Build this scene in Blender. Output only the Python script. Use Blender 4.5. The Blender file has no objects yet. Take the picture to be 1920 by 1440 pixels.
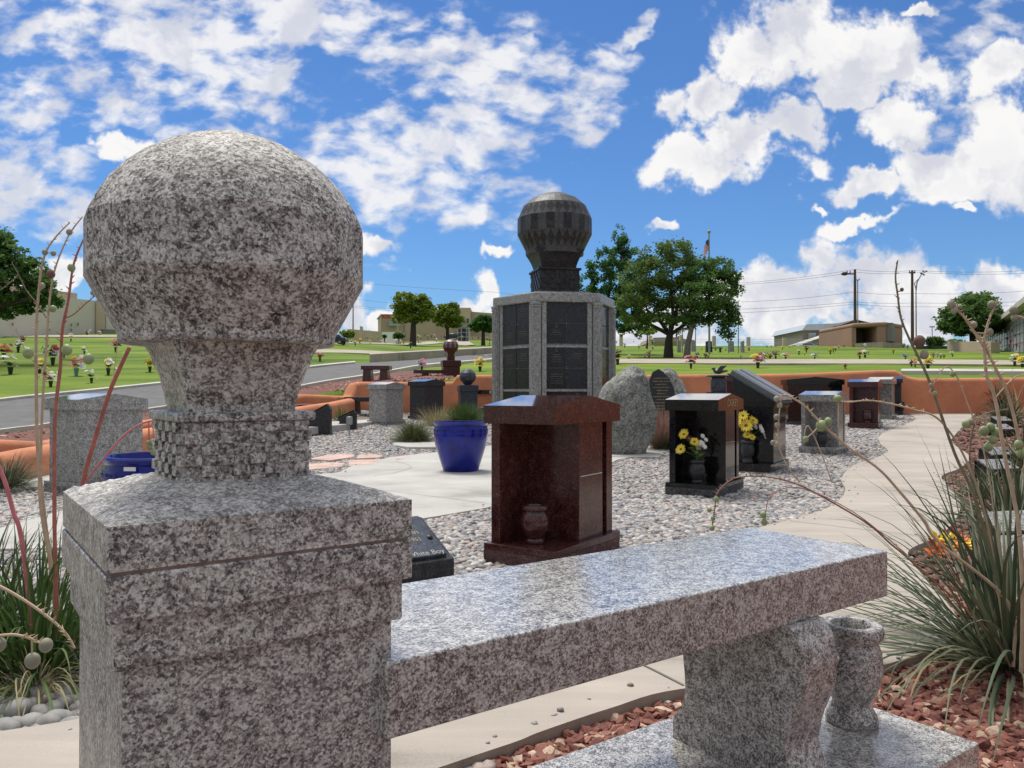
import bpy, bmesh, math, random
import numpy as np
from mathutils import Vector, Matrix, noise as mnoise
R = math.radians
random.seed(7); rng = np.random.default_rng(11)
scene = bpy.context.scene
COL = scene.collection

# ------------------------------------------------------------------ camera
CAMZ, F, PITCH = 0.87, 1477.0, 0.0085
cam = bpy.data.cameras.new('camera'); cam.lens = F / 1920 * 36; cam.sensor_width = 36
cam.clip_start = 0.05; cam.clip_end = 3000
camo = bpy.data.objects.new('camera', cam); COL.objects.link(camo)
camo.location = (0, 0, CAMZ); camo.rotation_euler = (R(90) + PITCH, 0, 0)
scene.camera = camo

# ------------------------------------------------------------------ colour management, sun, sky
scene.view_settings.view_transform = 'Standard'; scene.view_settings.look = 'None'
scene.view_settings.exposure = 0.25; scene.view_settings.gamma = 1
SUN_EL, SUN_AZ = R(66), R(-30)          # azimuth from +Y towards +X
sun = bpy.data.lights.new('sun', 'SUN'); sun.energy = 3.4; sun.angle = R(24); sun.color = (1, .95, .87)
suno = bpy.data.objects.new('sun', sun); COL.objects.link(suno)
sd = Vector((math.sin(SUN_AZ) * math.cos(SUN_EL), math.cos(SUN_AZ) * math.cos(SUN_EL), math.sin(SUN_EL)))
suno.rotation_euler = sd.to_track_quat('Z', 'Y').to_euler()
SKY = 0.115

def build_world():
    w = bpy.data.worlds.new('World'); scene.world = w; w.use_nodes = True
    nt = w.node_tree; nt.nodes.clear()
    N = nt.nodes.new; L = nt.links.new
    def val(x, sock):
        if isinstance(x, (int, float)): sock.default_value = x
        elif isinstance(x, (tuple, list)): sock.default_value = x
        else: L(x, sock)
    def m(op, a, b=0.0, c=None, clamp=False):
        n = N('ShaderNodeMath'); n.operation = op; n.use_clamp = clamp
        val(a, n.inputs[0]); val(b, n.inputs[1])
        if c is not None: val(c, n.inputs[2])
        return n.outputs[0]
    def vm(op, a, b=(0, 0, 0)):
        n = N('ShaderNodeVectorMath'); n.operation = op; val(a, n.inputs[0]); val(b, n.inputs[1]); return n
    def ramp(x, a, b):
        n = N('ShaderNodeMapRange'); n.interpolation_type = 'SMOOTHSTEP'; n.clamp = True
        val(x, n.inputs[0]); val(a, n.inputs[1]); val(b, n.inputs[2]); return n.outputs[0]
    def fbm(v, s, det=5, rough=.55, dist=0.0):
        n = N('ShaderNodeTexNoise'); n.noise_dimensions = '2D'; val(v, n.inputs['Vector'])
        n.inputs['Scale'].default_value = s; n.inputs['Detail'].default_value = det
        n.inputs['Roughness'].default_value = rough; n.inputs['Distortion'].default_value = dist
        return n
    def mixc(f, a, b):
        n = N('ShaderNodeMix'); n.data_type = 'RGBA'; val(f, n.inputs[0]); val(a, n.inputs[6]); val(b, n.inputs[7]); return n.outputs[2]
    tc = N('ShaderNodeTexCoord'); sep = N('ShaderNodeSeparateXYZ'); L(tc.outputs['Generated'], sep.inputs[0])
    dx, dy, dz = sep.outputs
    ys = m('MAXIMUM', dy, .12)
    P = N('ShaderNodeCombineXYZ'); L(m('DIVIDE', dx, ys), P.inputs[0]); L(m('DIVIDE', dz, ys), P.inputs[1]); P = P.outputs[0]
    # warp the lookup so that outlines billow
    n1 = fbm(P, 9, 4, .6); n2 = fbm(P, 34, 3, .6)
    w1 = vm('SCALE', vm('SUBTRACT', n1.outputs['Color'], (.5, .5, .5)).outputs[0]); w1.inputs[3].default_value = .095
    w2 = vm('SCALE', vm('SUBTRACT', n2.outputs['Color'], (.5, .5, .5)).outputs[0]); w2.inputs[3].default_value = .022
    Pw = vm('ADD', vm('ADD', P, w1.outputs[0]).outputs[0], w2.outputs[0]).outputs[0]
    def field(v, ells):
        acc = None
        for e in ells:
            px, py, rx, ry = e[:4]; rot = e[4] if len(e) > 4 else 0; wt = e[5] if len(e) > 5 else 1
            mp = N('ShaderNodeMapping'); mp.vector_type = 'TEXTURE'; L(v, mp.inputs[0])
            mp.inputs[1].default_value = ((px - 960) / F, (732.5 - py) / F, 0)
            mp.inputs[2].default_value = (0, 0, -R(rot)); mp.inputs[3].default_value = (rx / F, ry / F, 1)
            d = vm('LENGTH', mp.outputs[0]).outputs[1]
            f = m('MULTIPLY', m('SUBTRACT', 1.0, d), wt)
            acc = f if acc is None else m('MAXIMUM', acc, f)
        return acc
    cum = [(1500,80,150,95,8),(1650,110,130,95,10),(1420,85,90,60,-20),(1590,165,120,50,0),(1735,20,50,20),(1862,128,80,62,5,.9),
           (1345,180,45,55,-40,.8),(1300,298,125,48,-8),(1390,262,70,60,0),(1485,235,80,48,0),(1520,300,75,35,0,.8),
           (1685,240,95,52,15),(1640,340,110,30,-4,.9),(1760,300,110,60,15),(1870,300,140,95,8),(1800,345,130,45,5),
           (1262,195,36,36,0,.6),(1255,414,42,17,12),(1640,404,80,15,-12,.7),(1540,386,20,13),(1815,392,30,18),
           (1620,512,130,66,0),(1500,555,120,60,0),(1410,590,90,85),(1740,570,90,66),(1690,600,170,55),(1850,545,62,62),(1905,585,90,95),
           (1540,640,220,40),(916,545,38,45),(896,580,48,34),(960,605,70,30),(662,595,52,60),(700,622,55,34),(1200,640,210,48),
           (760,640,200,26,0,.8),(118,502,52,46),(70,545,70,40),(710,452,62,30,12,.85),(238,270,62,34,5),(925,474,34,12,5,.7),(1500,630,300,50,0,.7)]
    alt = [(880,130,270,130,15),(850,250,260,110,-10),(900,380,120,80,0),(690,320,190,100,10),(1085,190,110,80,-45,.9),(1185,50,80,20,-35,.55),
           (300,45,380,90,5),(330,120,250,65,12),(470,140,150,70,15),(240,200,240,75,15,.62),(420,250,200,45,10,.6),(50,210,120,80,10,.7),
           (60,340,180,105,5,.9),(150,400,140,60,0,.8),(560,40,200,80,5,.9),(480,330,260,90,15,.55),(715,505,70,14,3,.4),(1900,120,200,160,-30,.4)]
    G = field(Pw, alt); Cf = field(Pw, cum)
    # small puffs, stretched along the drift of the high cloud
    w3 = vm('SCALE', w1.outputs[0]); w3.inputs[3].default_value = .25; mp = N('ShaderNodeMapping'); L(vm('ADD', P, w3.outputs[0]).outputs[0], mp.inputs[0]); mp.inputs[2].default_value = (0, 0, R(22)); mp.inputs[3].default_value = (.75, 1.45, 1)
    puff = fbm(mp.outputs[0], 27, 6, .50); puff2 = fbm(mp.outputs[0], 5.5, 4, .5)
    pf = m('ADD', m('MULTIPLY', m('SUBTRACT', puff.outputs[0], .5), 1.25), m('ADD', .55, m('MULTIPLY', m('SUBTRACT', puff2.outputs[0], .5), .5)))
    A = ramp(m('ADD', m('MULTIPLY', m('MAXIMUM', G, -.5), .46), pf), .50, .98)
    A = m('MULTIPLY', A, ramp(G, -.16, .14))
    A = m('MULTIPLY', A, .90)
    fine = fbm(P, 12, 10, .60, .1); sf1 = fbm(Pw, 7.5, 4, .5)
    cden = m('ADD', m('MULTIPLY', m('MINIMUM', Cf, .6), 1.0), m('MULTIPLY', m('SUBTRACT', fine.outputs[0], .5), 2.1))
    Cc = m('POWER', ramp(cden, -.12, .40), 1.6)
    # unseen sky behind and beside the place, cloud cover raised for neutral fill light
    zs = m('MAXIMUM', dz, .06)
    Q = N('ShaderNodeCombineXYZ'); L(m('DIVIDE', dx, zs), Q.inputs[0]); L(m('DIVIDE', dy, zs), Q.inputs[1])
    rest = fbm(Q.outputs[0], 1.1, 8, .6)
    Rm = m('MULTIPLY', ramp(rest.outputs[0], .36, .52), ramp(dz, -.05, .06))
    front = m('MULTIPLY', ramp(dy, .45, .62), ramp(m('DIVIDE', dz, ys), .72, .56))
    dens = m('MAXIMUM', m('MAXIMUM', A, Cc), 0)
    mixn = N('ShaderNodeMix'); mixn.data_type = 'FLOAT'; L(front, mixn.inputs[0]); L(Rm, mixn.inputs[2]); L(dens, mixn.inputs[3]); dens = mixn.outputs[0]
    # cloud brightness: lit tops, lavender-grey thick cores
    off = vm('ADD', P, (-.012, .022, 0)).outputs[0]
    f2 = fbm(vm('ADD', Pw, (-.014, .026, 0)).outputs[0], 7.5, 4, .5)
    lit = ramp(m('ADD', m('SUBTRACT', sf1.outputs[0], f2.outputs[0]), m('MULTIPLY', m('SUBTRACT', fine.outputs[0], .5), .25)), -.13, .10)
    core = ramp(m('ADD', Cf, m('MULTIPLY', m('SUBTRACT', puff2.outputs[0], .5), .8)), .30, .80)
    shade = m('SUBTRACT', m('ADD', .38, m('MULTIPLY', lit, .66)), m('MULTIPLY', core, .16))
    tint = mixc(shade, (.60, .63, .74, 1), (1.0, .99, .985, 1))
    csh = vm('SCALE', tint); csh.inputs[3].default_value = .80
    sky = N('ShaderNodeTexSky'); sky.sky_type = 'NISHITA'; sky.sun_disc = False
    sky.sun_elevation = SUN_EL; sky.sun_rotation = SUN_AZ; sky.air_density = 1.35; sky.dust_density = .25; sky.ozone_density = 3.2; sky.altitude = 1500
    ssc = vm('MULTIPLY', sky.outputs[0], (SKY * .37, SKY * .56, SKY * .80)).outputs[0]
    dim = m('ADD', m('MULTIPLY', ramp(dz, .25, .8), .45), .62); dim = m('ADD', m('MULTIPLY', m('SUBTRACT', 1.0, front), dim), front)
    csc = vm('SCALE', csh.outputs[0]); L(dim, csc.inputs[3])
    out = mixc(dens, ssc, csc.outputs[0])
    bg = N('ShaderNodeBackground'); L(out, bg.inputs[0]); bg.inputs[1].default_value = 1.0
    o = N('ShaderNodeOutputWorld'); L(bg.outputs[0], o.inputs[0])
    w.cycles.sampling_method = 'MANUAL'; w.cycles.sample_map_resolution = 512
build_world()

# ------------------------------------------------------------------ terrain and picking points on it
def smooth(a, b, x):
    t = np.clip((x - a) / (b - a), 0, 1); return t * t * (3 - 2 * t)
def terr(x, y):
    x = np.asarray(x, float); y = np.asarray(y, float)
    yy = np.maximum(y, 1.0); r = x / yy
    gar = .033 * np.maximum(0, y - 9.5)
    crest = 62 + 36 * smooth(.13, -.02, r) - 10 * smooth(.45, .6, r)
    yc = np.minimum(y, crest)
    lawn = 1.13 + .076 * (yc - 18.8)
    zr = gar + (lawn - gar) * smooth(18.5, 18.75, y)
    zl = np.maximum(gar, 0) * 1.0
    zl = np.where(y > 14, .1485 + .11 * (np.minimum(y, 60) - 14), zl)
    w = smooth(-.32, -.09, r)
    return zl * (1 - w) + zr * w
def ray(px, py):
    v = Vector(((px - 960) / F, 1.0, (720 - py) / F)); c, s = math.cos(PITCH), math.sin(PITCH)
    return Vector((v.x, v.y * c - v.z * s, v.y * s + v.z * c))
def at(px, py, Y):
    d = ray(px, py); return Vector((0, 0, CAMZ)) + d * (Y / d.y)
def hit(px, py, dz=0.0):
    d = ray(px, py); d = d / d.y
    Y = np.linspace(.8, 160, 6000)
    z = CAMZ + d.z * Y; t = terr(d.x * Y, Y) + dz
    i = np.argmax(z <= t)
    if i == 0: return at(px, py, 62)
    a = (z - t)[i - 1]; b = (z - t)[i]; y = Y[i - 1] + (Y[i] - Y[i - 1]) * a / (a - b)
    return Vector((d.x * y, y, CAMZ + d.z * y))
def gz(x, y): return float(terr(x, y))

# ------------------------------------------------------------------ materials
MATS = {}
def nodemat(name):
    mt = bpy.data.materials.new(name); mt.use_nodes = True; nt = mt.node_tree
    return mt, nt, nt.nodes['Principled BSDF']
def tex(nt, kind, vec=None, **kw):
    n = nt.nodes.new(kind)
    for k, v in kw.items():
        if k in n.inputs: n.inputs[k].default_value = v
        else: setattr(n, k, v)
    if vec is not None: nt.links.new(vec, n.inputs['Vector'])
    return n
def cramp(nt, fac, stops, interp='LINEAR'):
    n = nt.nodes.new('ShaderNodeValToRGB'); cr = n.color_ramp; cr.interpolation = interp
    while len(cr.elements) < len(stops): cr.elements.new(.5)
    for e, (p, c) in zip(cr.elements, stops):
        e.position = p; e.color = (*c, 1) if len(c) == 3 else c
    nt.links.new(fac, n.inputs[0]); return n
def mth(nt, op, a, b=0.0, clamp=False):
    n = nt.nodes.new('ShaderNodeMath'); n.operation = op; n.use_clamp = clamp
    for i, x in enumerate((a, b)):
        if isinstance(x, (int, float)): n.inputs[i].default_value = x
        else: nt.links.new(x, n.inputs[i])
    return n.outputs[0]
def coords(nt, scale=(1, 1, 1), kind='Object'):
    tc = nt.nodes.new('ShaderNodeTexCoord'); mp = nt.nodes.new('ShaderNodeMapping')
    nt.links.new(tc.outputs[kind], mp.inputs[0]); mp.inputs[3].default_value = scale; return mp.outputs[0]
def bump(nt, bs, h, strength=.3, dist=.01):
    b = nt.nodes.new('ShaderNodeBump'); b.inputs['Strength'].default_value = strength; b.inputs['Distance'].default_value = dist
    nt.links.new(h, b.inputs['Height']); nt.links.new(b.outputs[0], bs.inputs['Normal']); return b
def granite(name, stops, grain=150.0, rough=.16, blotch=38, bumpy=0.0, spec=.5, rvar=.1):
    """speckled stone: crystal cells mixed with soft blotches"""
    mt, nt, bs = nodemat(name); c0 = coords(nt); oi = nt.nodes.new('ShaderNodeObjectInfo'); sc_ = nt.nodes.new('ShaderNodeVectorMath'); sc_.operation = 'ADD'
    nt.links.new(c0, sc_.inputs[0]); nt.links.new(mth(nt, 'MULTIPLY', oi.outputs['Random'], 5.0), sc_.inputs[1]); c = sc_.outputs[0]   # every block is cut from another spot of the stone
    warp = tex(nt, 'ShaderNodeTexNoise', c, Scale=grain * .8, Detail=2.0)
    mv = nt.nodes.new('ShaderNodeMix'); mv.data_type = 'VECTOR'; mv.inputs[0].default_value = .9 / grain
    nt.links.new(c, mv.inputs[4]); nt.links.new(warp.outputs['Color'], mv.inputs[5])
    v = tex(nt, 'ShaderNodeTexVoronoi', mv.outputs[1], Scale=grain)
    v2 = tex(nt, 'ShaderNodeTexVoronoi', mv.outputs[1], Scale=grain * 2.3)
    nz = tex(nt, 'ShaderNodeTexNoise', mv.outputs[1], Scale=float(blotch), Detail=4.0, Roughness=.65)
    s1 = nt.nodes.new('ShaderNodeSeparateColor'); nt.links.new(v.outputs['Color'], s1.inputs[0])
    s2 = nt.nodes.new('ShaderNodeSeparateColor'); nt.links.new(v2.outputs['Color'], s2.inputs[0])
    t = mth(nt, 'ADD', mth(nt, 'MULTIPLY', s1.outputs[0], .50), mth(nt, 'MULTIPLY', s2.outputs[0], .26))
    t = mth(nt, 'ADD', t, mth(nt, 'MULTIPLY', mth(nt, 'SUBTRACT', nz.outputs[0], .5), 1.0))
    n3 = tex(nt, 'ShaderNodeTexNoise', c, Scale=float(blotch) * .30, Detail=3.0, Roughness=.6)
    t = mth(nt, 'ADD', t, mth(nt, 'MULTIPLY', mth(nt, 'SUBTRACT', n3.outputs[0], .5), .75))
    t = mth(nt, 'ADD', t, .12)
    cr = cramp(nt, t, stops); nt.links.new(cr.outputs[0], bs.inputs['Base Color'])
    rn = tex(nt, 'ShaderNodeTexNoise', c, Scale=7.0, Detail=5.0)
    rr = nt.nodes.new('ShaderNodeMapRange'); nt.links.new(rn.outputs[0], rr.inputs[0])
    rr.inputs[1].default_value = .3; rr.inputs[2].default_value = .75; rr.inputs[3].default_value = rough; rr.inputs[4].default_value = rough + rvar
    nt.links.new(rr.outputs[0], bs.inputs['Roughness']); bs.inputs['Specular IOR Level'].default_value = spec
    if bumpy:
        bn = tex(nt, 'ShaderNodeTexNoise', c, Scale=60.0, Detail=8.0, Roughness=.7)
        bump(nt, bs, bn.outputs[0], bumpy, .02)
    MATS[name] = mt; return mt
PINK = [(0, (.014, .014, .013)), (.24, (.050, .046, .043)), (.34, (.140, .124, .115)), (.45, (.265, .240, .224)), (.56, (.385, .372, .345)), (.68, (.55, .545, .51)), (.84, (.68, .68, .64)), (1, (.76, .76, .72))]
PINK = [(p, tuple(m_ + (v - m_) * .84 for v, m_ in zip(c, (.335, .325, .310)))) for p, c in PINK]
PINK[0] = (0, (.03, .029, .028))
M_PINK = granite('pink_grey_granite', PINK, 330, .32, 115, spec=.42, rvar=.16)
M_SEAT = granite('polished_seat_granite', PINK, 330, .17, 115, spec=.5, rvar=.10)
_b = M_SEAT.node_tree.nodes['Principled BSDF']; _b.inputs['Coat Weight'].default_value = .65; _b.inputs['Coat Roughness'].default_value = .13
M_HONED = granite('honed_pink_grey_granite', PINK, 330, .6, 115, spec=.15, rvar=.1)
M_PINKROCK = granite('rough_pink_granite', [(p, tuple(min(1, v * 1.1 + .12) for v in c)) for p, c in PINK], 330, .6, 115, bumpy=.7)
LG = [(0, (.03, .03, .03)), (.3, (.13, .13, .125)), (.5, (.26, .26, .25)), (.7, (.38, .38, .36)), (1, (.58, .58, .56))]
M_GREY = granite('light_grey_granite', LG, 160, .3, 70)
M_GREYPOL = granite('polished_grey_granite', [(p, tuple(v * .85 for v in c)) for p, c in LG], 170, .14, 70)
M_GREYROCK = granite('rock_faced_grey_granite', [(0, (.05, .05, .045)), (.3, (.13, .135, .12)), (.55, (.25, .26, .235)), (1, (.46, .46, .43))], 60, .8, 14, bumpy=1.0)
RD = [(0, (.010, .004, .004)), (.3, (.034, .009, .009)), (.5, (.068, .018, .017)), (.68, (.105, .034, .030)), (.84, (.16, .065, .055)), (1, (.26, .14, .12))]
M_RED = granite('polished_red_granite', [(p, tuple(v * .84 for v in c)) for p, c in RD], 330, .14, 90, spec=.5)
M_REDROCK = granite('rock_faced_red_granite', [(p, tuple(v * 1.3 + .03 for v in c)) for p, c in RD], 120, .7, 20, bumpy=.9)
M_MAROON = granite('maroon_granite', [(0, (.012, .005, .006)), (.5, (.06, .016, .018)), (1, (.12, .045, .042))], 260, .2, 60)
BK = [(0, (.002, .002, .002)), (.4, (.004, .004, .005)), (.7, (.011, .011, .012)), (1, (.06, .06, .06))]
M_BLACK = granite('polished_black_granite', BK, 300, .07, 90, spec=.36, rvar=.05)
M_BLACKMAT = granite('honed_black_granite', [(0, (.005, .005, .006)), (.5, (.017, .0175, .020)), (1, (.09, .092, .10))], 320, .38, 90, spec=.35)
M_BLUEBLACK = granite('blue_black_granite', [(0, (.008, .010, .014)), (.5, (.030, .038, .052)), (1, (.13, .155, .19))], 300, .28, 90)
M_BLACKROCK = granite('rock_faced_black_granite', [(0, (.008, .008, .01)), (.5, (.05, .05, .056)), (1, (.17, .17, .18))], 120, .6, 24, bumpy=.8)
M_DOOR = granite('dark_panel_granite', [(0, (.003, .003, .004)), (.5, (.010, .010, .012)), (1, (.05, .05, .055))], 260, .14, 60, spec=.35)
M_DOORPLAIN = granite('smoky_panel_granite', [(0, (.005, .0055, .007)), (.5, (.018, .019, .024)), (1, (.065, .068, .078))], 260, .2, 60, spec=.35)
M_BALLL = granite('balloon_grey_granite', [(0, (.03, .031, .033)), (.5, (.062, .064, .068)), (1, (.115, .118, .122))], 90, .5, 20, spec=.3)
M_BALLD = granite('balloon_dark_granite', [(0, (.006, .006, .007)), (.5, (.020, .019, .020)), (1, (.07, .07, .072))], 90, .4, 20, spec=.3)

def plain(name, col, rough=.6, noise_amt=.15, scale=8.0, metal=0.0, bumpy=0.0, spec=.5, bscale=None, kind='Object', detail=6.0):
    mt, nt, bs = nodemat(name); c = coords(nt, kind=kind)
    nz = tex(nt, 'ShaderNodeTexNoise', c, Scale=scale, Detail=detail, Roughness=.6)
    lo = tuple(v * (1 - noise_amt) for v in col); hi = tuple(min(1, v * (1 + noise_amt)) for v in col)
    cr = cramp(nt, nz.outputs[0], [(.3, lo), (.7, hi)]); nt.links.new(cr.outputs[0], bs.inputs['Base Color'])
    bs.inputs['Roughness'].default_value = rough; bs.inputs['Metallic'].default_value = metal; bs.inputs['Specular IOR Level'].default_value = spec
    if bumpy:
        bn = tex(nt, 'ShaderNodeTexNoise', c, Scale=bscale or scale * 5, Detail=6.0); bump(nt, bs, bn.outputs[0], bumpy, .01)
    return mt
def island(name, cols, rough=.6, spec=.4, trans=0.0, tint=(1, 1, 1), noise_s=0.0):
    """every loose piece picks its own colour"""
    mt, nt, bs = nodemat(name)
    g = nt.nodes.new('ShaderNodeNewGeometry')
    cr = cramp(nt, g.outputs['Random Per Island'], [((i + .0) / len(cols), c) for i, c in enumerate(cols)], 'LINEAR' if trans else 'CONSTANT')
    src = cr.outputs[0]
    if noise_s:
        nz = tex(nt, 'ShaderNodeTexNoise', coords(nt), Scale=noise_s, Detail=4.0)
        mx = nt.nodes.new('ShaderNodeMix'); mx.data_type = 'RGBA'; mx.blend_type = 'MULTIPLY'; mx.inputs[0].default_value = .7
        k = cramp(nt, nz.outputs[0], [(.3, (.6, .6, .6)), (.7, (1.25, 1.22, 1.2))])
        nt.links.new(src, mx.inputs[6]); nt.links.new(k.outputs[0], mx.inputs[7]); src = mx.outputs[2]
    nt.links.new(src, bs.inputs['Base Color']); bs.inputs['Roughness'].default_value = rough; bs.inputs['Specular IOR Level'].default_value = spec
    if trans:
        tr = nt.nodes.new('ShaderNodeBsdfTranslucent'); nt.links.new(src, tr.inputs[0])
        ms = nt.nodes.new('ShaderNodeMixShader'); ms.inputs[0].default_value = trans
        out = nt.nodes['Material Output']; nt.links.new(bs.outputs[0], ms.inputs[1]); nt.links.new(tr.outputs[0], ms.inputs[2]); nt.links.new(ms.outputs[0], out.inputs[0])
    return mt
STONES = [tuple(v * k for v, k in zip(c, (.80, .86, .93))) for c in [(.40, .35, .30), (.30, .28, .26), (.50, .43, .37), (.22, .21, .21), (.44, .34, .29), (.56, .52, .47), (.33, .30, .25), (.26, .25, .26), (.48, .38, .32), (.38, .36, .34), (.62, .56, .48), (.30, .25, .22), (.42, .39, .35), (.52, .40, .33), (.19, .18, .19), (.36, .32, .29)]]
M_PEBBLE = island('river_pebbles', STONES, .6, .35, noise_s=60)
REDS = [(.22, .085, .062), (.17, .062, .05), (.27, .115, .08), (.19, .075, .058), (.32, .16, .115), (.15, .055, .045), (.24, .10, .075), (.42, .29, .21), (.20, .07, .055), (.26, .12, .09), (.16, .06, .05), (.50, .38, .29)]
M_SHARD = island('red_gravel_chips', REDS, .75, .3, noise_s=80)
M_MULCH = island('brown_red_gravel', [(.20, .11, .085), (.15, .085, .07), (.25, .16, .12), (.30, .21, .165), (.13, .075, .06), (.22, .12, .10)], .85, .2, noise_s=60)
M_BED = plain('bed_soil', (.17, .145, .125), .95, .5, 30, bumpy=.6)
M_REDBED = plain('red_soil', (.15, .065, .05), .95, .5, 30, bumpy=.6)

def ground_grass():
    mt, nt, bs = nodemat('lawn_grass'); c = coords(nt, (1, 1, 1)); cs = coords(nt, (.16, .75, 1))
    a = tex(nt, 'ShaderNodeTexNoise', cs, Scale=1.0, Detail=4.0, Roughness=.6)
    b = tex(nt, 'ShaderNodeTexNoise', c, Scale=14.0, Detail=6.0, Roughness=.7)
    d = tex(nt, 'ShaderNodeTexNoise', coords(nt, (.035, .12, 1)), Scale=1.0, Detail=2.0)
    t = mth(nt, 'ADD', mth(nt, 'MULTIPLY', a.outputs[0], .55), mth(nt, 'MULTIPLY', b.outputs[0], .25)); t = mth(nt, 'ADD', t, mth(nt, 'MULTIPLY', d.outputs[0], .35))
    cr = cramp(nt, t, [(.36, (.034, .064, .009)), (.47, (.068, .120, .012)), (.57, (.112, .178, .017)), (.70, (.19, .245, .03))])
    nt.links.new(cr.outputs[0], bs.inputs['Base Color']); bs.inputs['Roughness'].default_value = .85; bs.inputs['Specular IOR Level'].default_value = .15
    bump(nt, bs, b.outputs[0], .5, .05); return mt
M_LAWN = ground_grass()
def concrete(name, col, streak=(.6, 5, 1)):
    mt, nt, bs = nodemat(name)
    a = tex(nt, 'ShaderNodeTexNoise', coords(nt, streak), Scale=2.2, Detail=6.0, Roughness=.6)
    b = tex(nt, 'ShaderNodeTexNoise', coords(nt), Scale=1.3, Detail=5.0)
    g = tex(nt, 'ShaderNodeTexNoise', coords(nt), Scale=160.0, Detail=3.0)
    t = mth(nt, 'ADD', mth(nt, 'MULTIPLY', a.outputs[0], .4), mth(nt, 'MULTIPLY', b.outputs[0], .45)); t = mth(nt, 'ADD', t, mth(nt, 'MULTIPLY', g.outputs[0], .15))
    cr = cramp(nt, t, [(.36, tuple(v * .62 for v in col)), (.47, tuple(v * .92 for v in col)), (.55, col), (.66, tuple(min(1, v * 1.18) for v in col))])
    nt.links.new(cr.outputs[0], bs.inputs['Base Color']); bs.inputs['Roughness'].default_value = .85; bs.inputs['Specular IOR Level'].default_value = .25
    bump(nt, bs, g.outputs[0], .25, .004); return mt
M_PATH = concrete('tan_concrete', (.39, .350, .305)); M_PATIO = concrete('pale_concrete', (.43, .42, .395), (1, 1.4, 1))
M_KERB = concrete('kerb_concrete', (.50, .48, .43)); M_TANKERB = concrete('beige_concrete', (.38, .34, .27))
M_ASPH = plain('asphalt', (.115, .115, .115), .9, .2, 3, bumpy=.3, bscale=200)
M_FLAG = plain('pink_flagstone', (.48, .345, .29), .8, .25, 5, bumpy=.3)
M_ADOBE = plain('orange_stucco', (.50, .195, .098), .92, .24, 1.4, bumpy=.7, bscale=22, detail=9)
M_GOLD = plain('gold_lettering', (.34, .26, .13), .5, .1, 20); M_PALET = plain('pale_engraving', (.34, .33, .30), .6, .1, 20); M_WHITE = plain('white_paint', (.75, .75, .72), .6, .05, 5)
M_DARKSEAM = plain('dark_seam', (.17, .15, .13), .9, .1, 5)

def glaze():
    mt, nt, bs = nodemat('cobalt_glaze')
    nz = tex(nt, 'ShaderNodeTexNoise', coords(nt), Scale=9.0, Detail=4.0)
    cr = cramp(nt, nz.outputs[0], [(.3, (.003, .007, .14)), (.7, (.005, .013, .25))]); nt.links.new(cr.outputs[0], bs.inputs['Base Color'])
    bs.inputs['Roughness'].default_value = .16; bs.inputs['Specular IOR Level'].default_value = .35; bs.inputs['Coat Weight'].default_value = .15; bs.inputs['Coat Roughness'].default_value = .06; return mt
M_BLUE = glaze(); M_BLUEPALE = plain('pale_blue_glaze', (.025, .04, .22), .25, .3, 60)

# ------------------------------------------------------------------ mesh helpers
def link(name, me, mat=None, parent=None):
    o = bpy.data.objects.new(name, me); COL.objects.link(o)
    if mat is not None:
        for m_ in (mat if isinstance(mat, (list, tuple)) else [mat]): me.materials.append(m_)
    if parent is not None: o.parent = parent
    return o
def npmesh(name, V, Fc, mat, parent=None, smoothf=False):
    """V (n,3), Fc (m,k) equal-sized faces, built fast"""
    me = bpy.data.meshes.new(name); V = np.asarray(V, np.float32); Fc = np.asarray(Fc, np.int32); k = Fc.shape[1]
    me.vertices.add(len(V)); me.vertices.foreach_set('co', V.ravel())
    me.loops.add(Fc.size); me.loops.foreach_set('vertex_index', Fc.ravel())
    me.polygons.add(len(Fc)); me.polygons.foreach_set('loop_start', np.arange(0, Fc.size, k, dtype=np.int32))
    me.polygons.foreach_set('use_smooth', np.full(len(Fc), smoothf))
    me.update(calc_edges=True); return link(name, me, mat, parent)
def frame(d):
    d = Vector(d).normalized(); a = Vector((0, 0, 1)) if abs(d.z) < .9 else Vector((1, 0, 0))
    s = d.cross(a).normalized(); return s, s.cross(d).normalized()
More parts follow.
